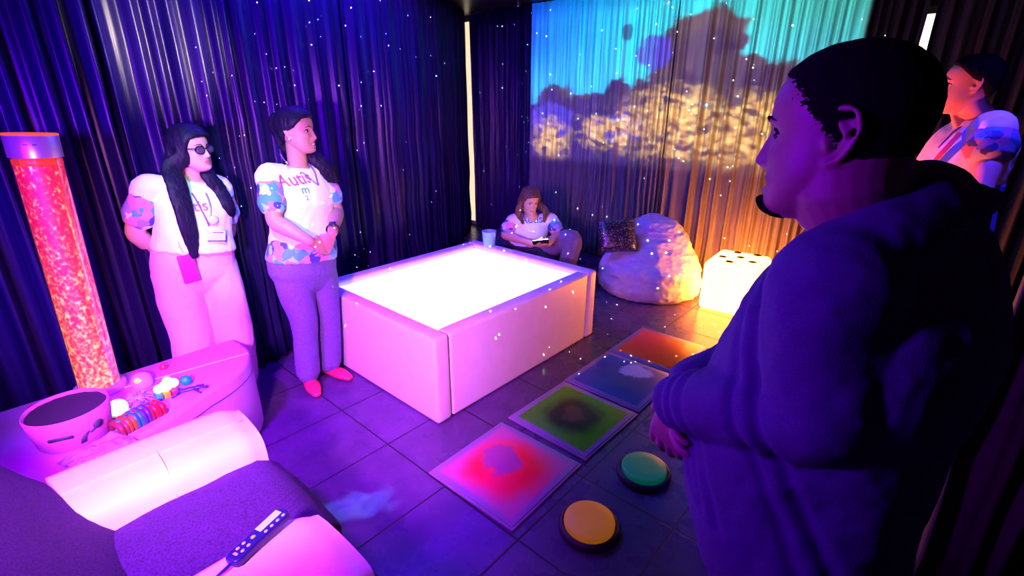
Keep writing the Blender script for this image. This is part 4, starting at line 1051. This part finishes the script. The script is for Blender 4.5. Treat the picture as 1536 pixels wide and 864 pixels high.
# long straight hair
def msk(X, Y, Z):
    hl = np.interp(Z, [-.12, -.05, .0, .04, .056, .07, .12], [-.01, .022, .036, .054, .062, .10, .2])
    k_ = sstep(hl - Y, -.006, .010); return .020 * k_ - .020 * (1 - k_)
def extra(mb):
    f = lambda a: fr.p(a, .93)
    mb.tube([f((0, -.06, .03)), f((0, -.085, -.06)), P.W(-.01, -.10, 1.20), P.W(-.01, -.125, 1.0)], [.085, .092, .105, .085], 26, 6, flat=.5, up=fr.F)
    # lock over the front of her right side
    pts = [f((-.066, .012, .050)), f((-.079, .014, -.03)), P.J(258, 252, .085)]
    pts += [P.J(265, 278, .135), P.J(276, 318, .172), P.J(286, 355, .172), P.J(292, 386, .165)]
    mb.tube(pts, [.030, .038, .046, .048, .044, .038, .018], 18, 8, flat=.40, up=P.F)
    pts = [f((.064, .0, .04)), f((.080, -.01, -.05)), P.J(312, 262, .06), on_cloth(bv, P.J(322, 282), P.F, .012), on_cloth(bv, P.J(333, 310), P.F, .004), P.J(344, 335, -.02), P.J(348, 372, -.05)]
    mb.tube(pts, [.028, .032, .038, .036, .034, .030, .016], 18, 6, flat=.5, up=P.F)
hair_cap(P, fr, .93, msk, BLACKH, extra=extra, voxel=.0055, wr=.0035, wsc=45)
# lanyards, badge
lanyard(P, bv, [P.J(x, y) for x, y in ((272, 268), (280, 290), (288, 310), (294, 322), (298, 332))], LANY)
lanyard(P, bv, [P.J(x, y) for x, y in ((296, 268), (300, 290), (301, 310), (298, 332))], mat('chain_grey', (.4, .35, .5), .35, .6))
bdg = MB(); c = on_cloth(bv, P.J(308, 347), P.F, .012); R_ = Matrix(np.stack([P.L, P.F, np.cross(P.L, P.F)], 1).tolist()) @ Matrix.Rotation(-.18, 3, 'Y')
bdg.box(c, (.088, .004, .064), .0015, R_); bo_ = P.put('badge', bdg, CARD)
mb = MB(); mb.box(c + P.F * .0028 - ZU * .024, (.086, .0016, .005), 0, R_); mb.box(c + P.F * .0028 + ZU * .020 + P.L * .012, (.05, .0016, .003), 0, R_); P.put('badge_print', mb, TRIM, bo_)
mb = MB(); c2 = on_cloth(bv, P.J(303, 323), P.F, .016); mb.grid([[c2 + P.F * h + (P.L * math.cos(q) + ZU * math.sin(q)) * r for q in np.linspace(0, 2 * PI, 28, endpoint=False)] for r, h in ((.020, -.003), (.022, 0), (.020, .003), (.008, .004))]); P.put('medal', mb, CARD)
project_text(P, bv, 'Autis', P.J(289, 318, .15), P.F, P.L, ZU, .072, PRINT_P, 'shirt_print', ts)
# phone hanging in front
ph = P.J(283, 403, .165); T = thing('phone', 'pink cased phone hanging on a strap in front of the pale trousers', 'phone', ph)
o = MB().box((0, 0, 0), (.074, .012, .150), .005).build('case', mat('hot_pink_case', (.75, .03, .33), .4, var=.05), T, angle=50)
M_ = Matrix((Vector(P.L), Vector(P.F), Vector((0, 0, 1)))).transposed().to_euler(); T.rotation_euler = (M_.x, M_.y - .05, M_.z)
mb = MB(); mb.box((.016, .0065, -.050), (.026, .003, .030), .002); mb.build('camera_bump', BLK, T, angle=50)
mb = MB(); mb.tube([(0, 0, .072), (-.004, .002, .10), (-.012, -.008, .125), (-.016, -.030, .150)], [.0022] * 4, 8, 4); mb.box((0, 0, .078), (.028, .008, .010), .002); mb.build('strap', CARD, T)

# ================================================================ smiling woman with clasped hands
loc = at(485, 569); loc[2] = 0
P = Person(loc, facing(loc, 33), 'person with dark braid smiling, in puzzle print T-shirt and jeans, hands clasped')
J = dict(neck=P.J(447, 247), hip=P.J(455, 392), head=P.J(446, 197, .04)); J['headF'] = facing(loc, 62) + ZU * .02
J.update(RS=P.J(402, 262), LS=P.J(482, 258), RE=P.J(413, 332, .10), RW=P.J(464, 362, .25), LE=P.J(504, 318, .10), LW=P.J(499, 348, .255))
J.update(RH=J['hip'] - P.L * .085 - ZU * .04, LH=J['hip'] + P.L * .085 - ZU * .04)
J.update(RK=P.W(-.09, .03, .46), LK=P.W(.075, .03, .46), RA=P.W(-.09, -.01, .085), LA=P.W(.07, -.01, .085), Rtoe=facing(loc, 12), Ltoe=facing(loc, 38))
prof = scaled(FPROF, .96, 1.04)
bo, fr = build_body(P, J, prof, SK[1], LIP, k=.97, headkw=dict(chub=.5, smile=1., mouth_open=.5), ra=(.043, .042, .028), rl=(.085, .06, .042),
                    hands={'R': (P.L * .85 - ZU * .55 + P.F * .05, -P.F - ZU * .2, dict(curl=(.25, .45, .35))), 'L': (-P.L * .55 - ZU * .8 + P.F * .0, -P.F + P.L * .1, dict(curl=(.3, .5, .4)))})
face_parts(P, fr, .97, BLACKH)
mb = MB(); mb.grid([[fr.p((.021 * math.cos(q) * r, .0845 - 16 * (.021 * math.cos(q) * r) ** 2 + h, -.0685 + .0055 * math.sin(q) * r + 6.5 * (.021 * math.cos(q) * r) ** 2), .97) for q in np.linspace(0, 2 * PI, 24, endpoint=False)] for r, h in ((1, -.006), (1, 0), (.6, .001), (.05, .0012))]); P.put('teeth', mb, mat('teeth_white', (.85, .83, .80), .25, var=.02))
WT2 = tee_mat('smiling_woman_tee', .93, (.82, .92, .91))
ts = tee(P, J, prof, .04, WT2, flare=.02, belly=.01, rs=(.0585, .070)); bv = P.bvh(ts)
JEANS = mat('indigo_jeans', (.13, .10, .26), .8, var=.18, vscale=90, bump=.3, bscale=200)
trousers(P, J, prof, .12, JEANS, [.100, .096, .074, .068, .066], hemz=.01, wr=.006, name='jeans')
for s in 'RL':
    shoe(P, J, s, RED)
def msk(X, Y, Z):
    hl = np.interp(Z, [-.12, -.06, -.035, .0, .025, .05, .066, .08, .12], [-.08, -.055, -.042, -.028, .025, .050, .064, .10, .2])
    k_ = sstep(hl - Y, -.006, .010); return .016 * k_ - .020 * (1 - k_)
def extra(mb):
    f = lambda a: fr.p(a, .97)
    mb.ball(f((0, -.10, .03)), (.065, .05, .07), 20)
    mb.tube([f((0, -.09, -.01)), f((.03, -.085, -.08)), P.J(470, 236, .04), on_cloth(bv, P.J(478, 256), P.F, .016), on_cloth(bv, P.J(489, 285), P.F, .016), on_cloth(bv, P.J(496, 312), P.F, .016), P.J(498, 334, .17), P.J(497, 348, .19)],
            [.045, .045, .040, .040, .038, .036, .030, .016], 18, 6, flat=.55, up=P.F)
hair_cap(P, fr, .97, msk, BLACKH, extra=extra, voxel=.0055, wr=.004, wsc=40)
for sd in (-1,):
    mb = MB(); mb.ball(fr.p((sd * .082, -.010, -.036), .97), .0055, 14); P.put('earring', mb, mat('pearl', (.85, .8, .75), .2))
lanyard(P, bv, [P.J(x, y) for x, y in ((421, 232), (431, 245), (441, 258), (450, 268), (457, 275))], LANY)
lanyard(P, bv, [P.J(x, y) for x, y in ((458, 238), (459, 255), (458, 268), (457, 275))], LANY)
project_text(P, bv, 'Autis', P.J(458, 279, .17), P.F, P.L, ZU, .088, PRINT_P, 'shirt_print', ts, tilt=.06)
project_text(P, bv, 'm', P.J(466, 291, .17), P.F, P.L, ZU, .060, PRINT_T, 'shirt_print', ts)
project_text(P, bv, '2', P.J(466, 301, .17), P.F, P.L, ZU, .036, PRINT_T, 'shirt_print', ts)
mb = MB(); c = on_cloth(bv, P.J(449, 249), P.F, .003); mb.grid([[c + P.F * h + (P.L * math.cos(q) + ZU * math.sin(q)) * r for q in np.linspace(0, 2 * PI, 20, endpoint=False)] for r, h in ((.009, 0), (.010, .002), (.006, .004))]); P.put('button_badge', mb, PRINT_T, ts)
# watch on the left wrist
d = unit(J['LW'] - J['LE']); c = J['LW'] - d * .028; u_ = unit(np.cross(d, P.F)); v_ = np.cross(d, u_); mb = MB()
mb.tube([c + (u_ * math.cos(q) + v_ * math.sin(q)) * .034 for q in np.linspace(0, 2 * PI, 25)], [.009] * 25, 10, 1, flat=.35, up=None); ws = P.put('watch', mb, BLK)
mb = MB(); nrm = unit(FH * -1 + P.L * .3); nrm = unit(nrm - d * (nrm @ d)); mb.box(c + nrm * .036, (.034, .010, .038), .004, Matrix(np.stack([np.cross(nrm, d), nrm, d], 1).tolist())); P.put('watch_face', mb, mat('watch_glass', (.02, .02, .05), .15), ws)

# ================================================================ seated woman behind the bed
loc = np.array([-2.83, 3.42, 0.])
P = Person(loc, facing(loc, 8), 'person sitting low in the back corner behind the bed, looking at a lit phone')
J = dict(neck=P.J(797, 322, .02), hip=P.W(.0, -.14, .30), head=P.J(795, 301, .06)); J['headF'] = unit(facing(loc, 24) - ZU * .34)
J.update(RS=P.J(770, 330), LS=P.J(826, 328), RE=P.J(757, 352, .06), RW=P.J(800, 366, .24), LE=P.J(838, 350, .05), LW=P.J(822, 366, .25))
J.update(RH=J['hip'] - P.L * .09, LH=J['hip'] + P.L * .09, RK=P.W(-.12, .30, .30), LK=P.J(858, 359, .16), RA=P.W(-.14, .22, .08), LA=P.W(.33, .20, .08))
prof = scaled(FPROF, .96, .95)
bo, fr = build_body(P, J, prof, SK[2], LIP, k=.93, headkw=dict(chub=.4), ra=(.046, .040, .026), rl=(.085, .062, .042),
                    hands={'R': (P.L * .8 + P.F * .5 + ZU * .1, ZU * .8 - P.F * .5, dict(curl=(.5, .7, .5))), 'L': (-P.L * .7 + P.F * .5, ZU * .8 - P.F * .5, dict(curl=(.5, .7, .5)))})
face_parts(P, fr, .93, BROWNH)
ts = tee(P, J, prof, .10, tee_mat('seated_woman_tee', .40, (.70, .86, .92)), sl=SLEEVE, flare=.03); bv = P.bvh(ts)
trousers(P, J, prof, .18, mat('khaki_trousers', (.14, .12, .20), .8), [.100, .100, .085, .078, .068], hemz=.02)
for s in 'RL': shoe(P, J, s, BLK)
def msk(X, Y, Z):
    hl = np.interp(Z, [-.12, -.05, .0, .04, .060, .078, .12], [-.02, .01, .030, .050, .060, .10, .2])
    k_ = sstep(hl - Y, -.006, .010); return .018 * k_ - .020 * (1 - k_)
def extra(mb):
    f = lambda a: fr.p(a, .93)
    mb.tube([f((0, -.05, .03)), f((0, -.075, -.06)), P.W(0, -.10, .62)], [.082, .085, .07], 22, 6, flat=.5, up=fr.F)
    for s, (x1, y1, x2, y2) in ((-1, (777, 318, 783, 338)), (1, (818, 316, 814, 336))):
        mb.tube([f((s * .062, .01, .045)), f((s * .082, .005, -.03)), P.J(x1, y1, .08), on_cloth(bv, P.J(x2, y2 - 6), P.F, .012)], [.026, .032, .030, .012], 16, 6, flat=.5, up=P.F)
hair_cap(P, fr, .93, msk, BROWNH, extra=extra, voxel=.0055, wr=.004, wsc=40)
project_text(P, bv, 'Autis', P.J(800, 338, .17), P.F, P.L, ZU, .10, PRINT_B, 'shirt_print', ts)
pc = P.J(811, 363, .34); T = thing('phone', 'lit phone in the hands of the seated person', 'phone', pc)
nrm = unit(ZU * .75 - P.F * .66); a_ = unit(P.L + P.F * .25); a_ = unit(a_ - nrm * (a_ @ nrm)); b_ = np.cross(nrm, a_); RM = Matrix(np.stack([b_ * -1, a_ * 1, nrm], 1).tolist())
T.rotation_euler = RM.to_euler()
MB().box((0, 0, 0), (.070, .145, .009), .004).build('body', BLK, T, angle=50)
MB().box((0, 0, .0048), (.064, .135, .001)).build('screen', glow('phone_screen', (.85, .85, 1), 22, .05), T, smooth_=False)
T2 = thing('bean_bag_chair', 'black bean bag chair under the seated person', 'bean bag', (-3.06, 3.54, 0))
sack('sack', None, .60, .52, .50, .02, mat('black_bean_bag_cloth', (.03, .028, .045), .6, bump=.3, bscale=40), T2, 9, .018, .03, face=(-P.F[0] * -1, P.F[1]))
mb = MB()
for a0 in (-2.2, -1.2):
    mb = MB(); mb.tube([(.49 * math.cos(a0) * s, .45 * math.sin(a0) * s, zz) for s, zz in ((1.0, .06), (1.02, .13), (.97, .22))], [.004] * 3, 6, 4); mb.build('seam', BLK, T2)

# ================================================================ person lit orange at the right
loc = pv(1452, 200, 2.33); loc[2] = 0
P = Person(loc, facing(loc, -66), 'person at the right edge in ribbon print T-shirt, face lit orange, one hand raised')
J = dict(neck=pv(1470, 175, 2.34), head=pv(1453, 128, 2.32)); J['hip'] = np.array([J['neck'][0] + .01, J['neck'][1], 1.13]) - P.F * .0
J['headF'] = facing(loc, -82)
J.update(LS=pv(1490, 192, 2.18), RS=pv(1456, 184, 2.52), LE=pv(1484, 238, 2.12), LW=pv(1474, 292, 2.04), RE=pv(1448, 228, 2.46), RW=pv(1440, 194, 2.34))
J.update(RH=J['hip'] - P.L * .09, LH=J['hip'] + P.L * .09); hx = J['hip'] * [1, 1, 0]
J.update(RK=hx - P.L * .10 + ZU * .52 + P.F * .03, LK=hx + P.L * .10 + ZU * .52 + P.F * .03, RA=hx - P.L * .10 + ZU * .08, LA=hx + P.L * .10 + ZU * .08)
prof = scaled(MPROF, .98, 1.05)
bo, fr = build_body(P, J, prof, SK[4], LIPD, k=1.0, headkw=dict(chub=.9), ra=(.052, .045, .030),
                    hands={'R': (ZU * .9 + P.F * .35, -P.F * .5 + P.L * .8, dict(curl=(1.2, 1.3, .9))), 'L': (-ZU + P.F * .2, -P.L, dict(curl=(.3, .4, .3)))})
face_parts(P, fr, 1.0, BUZZ)
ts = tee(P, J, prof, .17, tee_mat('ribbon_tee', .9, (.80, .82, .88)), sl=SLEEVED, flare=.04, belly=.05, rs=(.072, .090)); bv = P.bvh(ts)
trousers(P, J, prof, .42, mat('bright_blue_jeans', (.10, .16, .55), .8, bump=.3, bscale=150), [.105, .102, .085, .078, .072], name='jeans', add=.018)
for s in 'RL': shoe(P, J, s, BLK)
def msk(X, Y, Z):
    hl = np.interp(Z, [-.12, -.06, -.03, .0, .03, .055, .075, .092, .12], [-.09, -.062, -.045, -.030, .01, .035, .055, .09, .2])
    k_ = sstep(hl - Y, -.006, .010); return .010 * k_ - .020 * (1 - k_)
hair_cap(P, fr, 1.0, msk, BUZZ, voxel=.005, wr=.003, wsc=70)
# awareness ribbon printed on the shirt
def ribbon(pts, m, wd):
    n = len(pts); Q, _ = smooth([(*p, 0) for p in pts], .1, 8); mb = MB(); rows = []
    for i, q in enumerate(Q):
        tdir = unit(Q[min(i + 1, len(Q) - 1)] - Q[max(i - 1, 0)]); nr = np.array([-tdir[1], tdir[0]])
        rows.append([on_cloth(bv, cR + rgt_ * (q[0] + nr[0] * e) + ZU * (q[1] + nr[1] * e), nF, .0035) for e in np.linspace(-wd, wd, 5)])
    mb.grid(rows, closed=False, cap=False); o = P.put('ribbon_print', mb, m, ts); return o
nF = unit(P.F * .8 + P.L * .6); rgt_ = np.cross(ZU, nF); cR = pv(1440, 218, 2.2)
ribbon([(-.085, -.13), (-.03, -.02), (.02, .06), (.0, .10), (-.025, .06), (.03, -.02), (.09, -.10)], PRINT_B, .017)
ribbon([(-.11, -.10), (-.07, -.02), (-.05, .05)], mat('print_red', (.45, .05, .10), .6), .012)
lanyard(P, bv, [pv(1460, 178, 2.3), pv(1450, 192, 2.3), pv(1440, 208, 2.3), pv(1432, 222, 2.3)], LANY)

# ================================================================ man in the foreground
loc = pv(1300, 432, .735); loc[2] = 0
P = Person(loc, -.80 * RT + .60 * FH, 'person in dark suit in the right foreground with cropped hair and goatee')
J = dict(neck=pv(1338, 322, .735), head=pv(1259, 203, .73)); J['hip'] = np.array([loc[0], loc[1], .90])
J['headF'] = unit(-.71 * RT + .70 * FH - ZU * .05); J['headU'] = unit(ZU + RT * .02)
J.update(LS=pv(1252, 440, .615), LE=pv(1222, 618, .60), LW=pv(1022, 604, .80), RS=J['neck'] - P.L * .185 - ZU * .10, RE=J['neck'] - P.L * .25 - ZU * .34 + P.F * .06)
J['RW'] = J['LW'] - P.L * .11 - ZU * .02 + P.F * .01
J.update(RH=J['hip'] - P.L * .095, LH=J['hip'] + P.L * .095); hx = J['hip'] * [1, 1, 0]
J.update(RK=hx - P.L * .11 + ZU * .49 + P.F * .02, LK=hx + P.L * .11 + ZU * .49 + P.F * .02, RA=hx - P.L * .12 + ZU * .09, LA=hx + P.L * .12 + ZU * .09)
prof = scaled(MPROF, 1.05, 1.10)
fd = unit(pv(984, 705, .83) - J['LW'])
bo, fr = build_body(P, J, prof, SK[3], LIPD, k=1.03, voxel=.0034, headkw=dict(nz=130, nt=170, chub=.8, mouth_open=.55), ra=(.056, .048, .032), rl=(.09, .064, .046), neck_r=.078, es=1.14,
                    hands={'L': (fd, -P.F * .3 - P.L * .9, dict(curl=(.30, .42, .32), k=1.0)), 'R': (P.L * .9 - ZU * .45, -P.F, dict(curl=(.3, .5, .4), k=1.0))})
face_parts(P, fr, 1.03, BUZZ, .003)
def msk(X, Y, Z):
    hl = np.interp(Z, [-.12, -.07, -.05, -.02, .0, .03, .05, .064, .078, .092, .12], [-.12, -.09, -.062, -.012, -.004, .022, .036, .044, .060, .10, .2])
    hl = hl + np.random.default_rng(4).normal(0, .005, X.shape)
    k_ = sstep(hl - Y, -.010, .012); return .0042 * k_ - .006 * (1 - k_)
hair_cap(P, fr, 1.03, msk, BUZZ, nz=120, nt=170, wr=.0012, wsc=160)
def msk(X, Y, Z):
    k_ = sstep(Y, .040, .060) * sstep(np.abs(X), .034, .024) * sstep(Z, -.082, -.090); k2 = sstep(Y, .06, .075) * sstep(np.abs(X), .030, .024) * sstep(np.abs(Z + .0545), .0040, .0022)
    kk = np.maximum(k_, 0 * k2); return .0115 * kk - .014 * (1 - kk)
hair_cap(P, fr, 1.03, msk, BUZZ, name='goatee', nz=120, nt=170, wr=.0015, wsc=120)
SUIT = mat('dark_suit', (.062, .045, .14), .85, var=.15, vscale=300, bump=.3, bscale=500)
# jacket: torso, sleeves, lapel collar
pr = clip_prof(prof, -.30, .975, .028); pr = [(t, a + .012 * max(0, .3 - t), f + .045 * math.exp(-((t - .2) / .3) ** 2), b + .01) for t, a, f, b in pr]
mb = MB(); mb.grid(torso_rings(J['hip'], J['neck'], P.F, pr, n=60))
for s in 'RL':
    S_, E_, W_ = J[s + 'S'], J[s + 'E'], J[s + 'W']; mb.tube([J['neck'] + ZU * .005 - P.F * .03, J['neck'] * .6 + S_ * .4 + ZU * .022 - P.F * .02, S_ + ZU * .0], [.078, .074, .070], 28, 5); mb.tube([J['neck'] * .5 + S_ * .5 - ZU * .025, S_, S_ + (E_ - S_) * .5, E_, E_ + (W_ - E_) * .35, E_ + (W_ - E_) * .72, W_ - (W_ - E_) * .02], [.080, .083, .080, .074, .072, .064, .055], 32, 6)
me = remesh(mb, .0055, 4, 'jacket'); wrinkle(me, .006, 7, (1, 1, 1), 12); wrinkle(me, .0025, 22, (1, 1, 1), 15)
V = verts_of(me)   # crook of the elbow: folds round the bend
for s in 'L':
    E_ = J['LE']; d = V - E_; r = np.linalg.norm(d, axis=1); ax = unit(J['LW'] - J['LE']); N = normals_of(me)
    for dist, a_ in ((.045, .010), (.085, .007), (.20, .006), (.235, .007), (.262, .006)):
        q = d @ ax - dist; V -= N * (a_ * np.exp(-(q / .010) ** 2) * (r < .30))[:, None]
set_verts(me, V); jk = P.put('jacket', me, SUIT)
ax = unit(J['neck'] - J['hip']); L_ = P.L; c = J['neck'] - ax * .006
mb = MB(); ring = [c + L_ * .092 * math.cos(q) + P.F * .088 * math.sin(q) + ax * (.012 - .028 * math.sin(q)) - P.F * .012 for q in np.linspace(0, 2 * PI, 41)]
mb.tube(ring, [.017] * 41, 12, 1, flat=.9); P.put('jacket_collar', mb, SUIT, jk)
mb = MB(); ring = [c + L_ * .083 * math.cos(q) + P.F * .080 * math.sin(q) + ax * (.022 - .028 * math.sin(q)) - P.F * .010 for q in np.linspace(0, 2 * PI, 41)]
mb.tube(ring, [.010] * 41, 10, 1); P.put('shirt_collar', mb, mat('dark_shirt', (.04, .04, .10), .7))
mb = MB(); mb.ball(c + P.F * .090 - ax * .012 + P.L * .02, .006, 12); mb.ball(c + P.F * .096 - ax * .03 + P.L * .02, .006, 12); P.put('collar_button', mb, mat('pearl', (.85, .8, .75), .2))
trousers(P, J, prof, .05, mat('dark_trousers', (.03, .028, .045), .85), [.112, .110, .086, .080, .074], add=.012)
for s in 'RL': shoe(P, J, s, BLK)
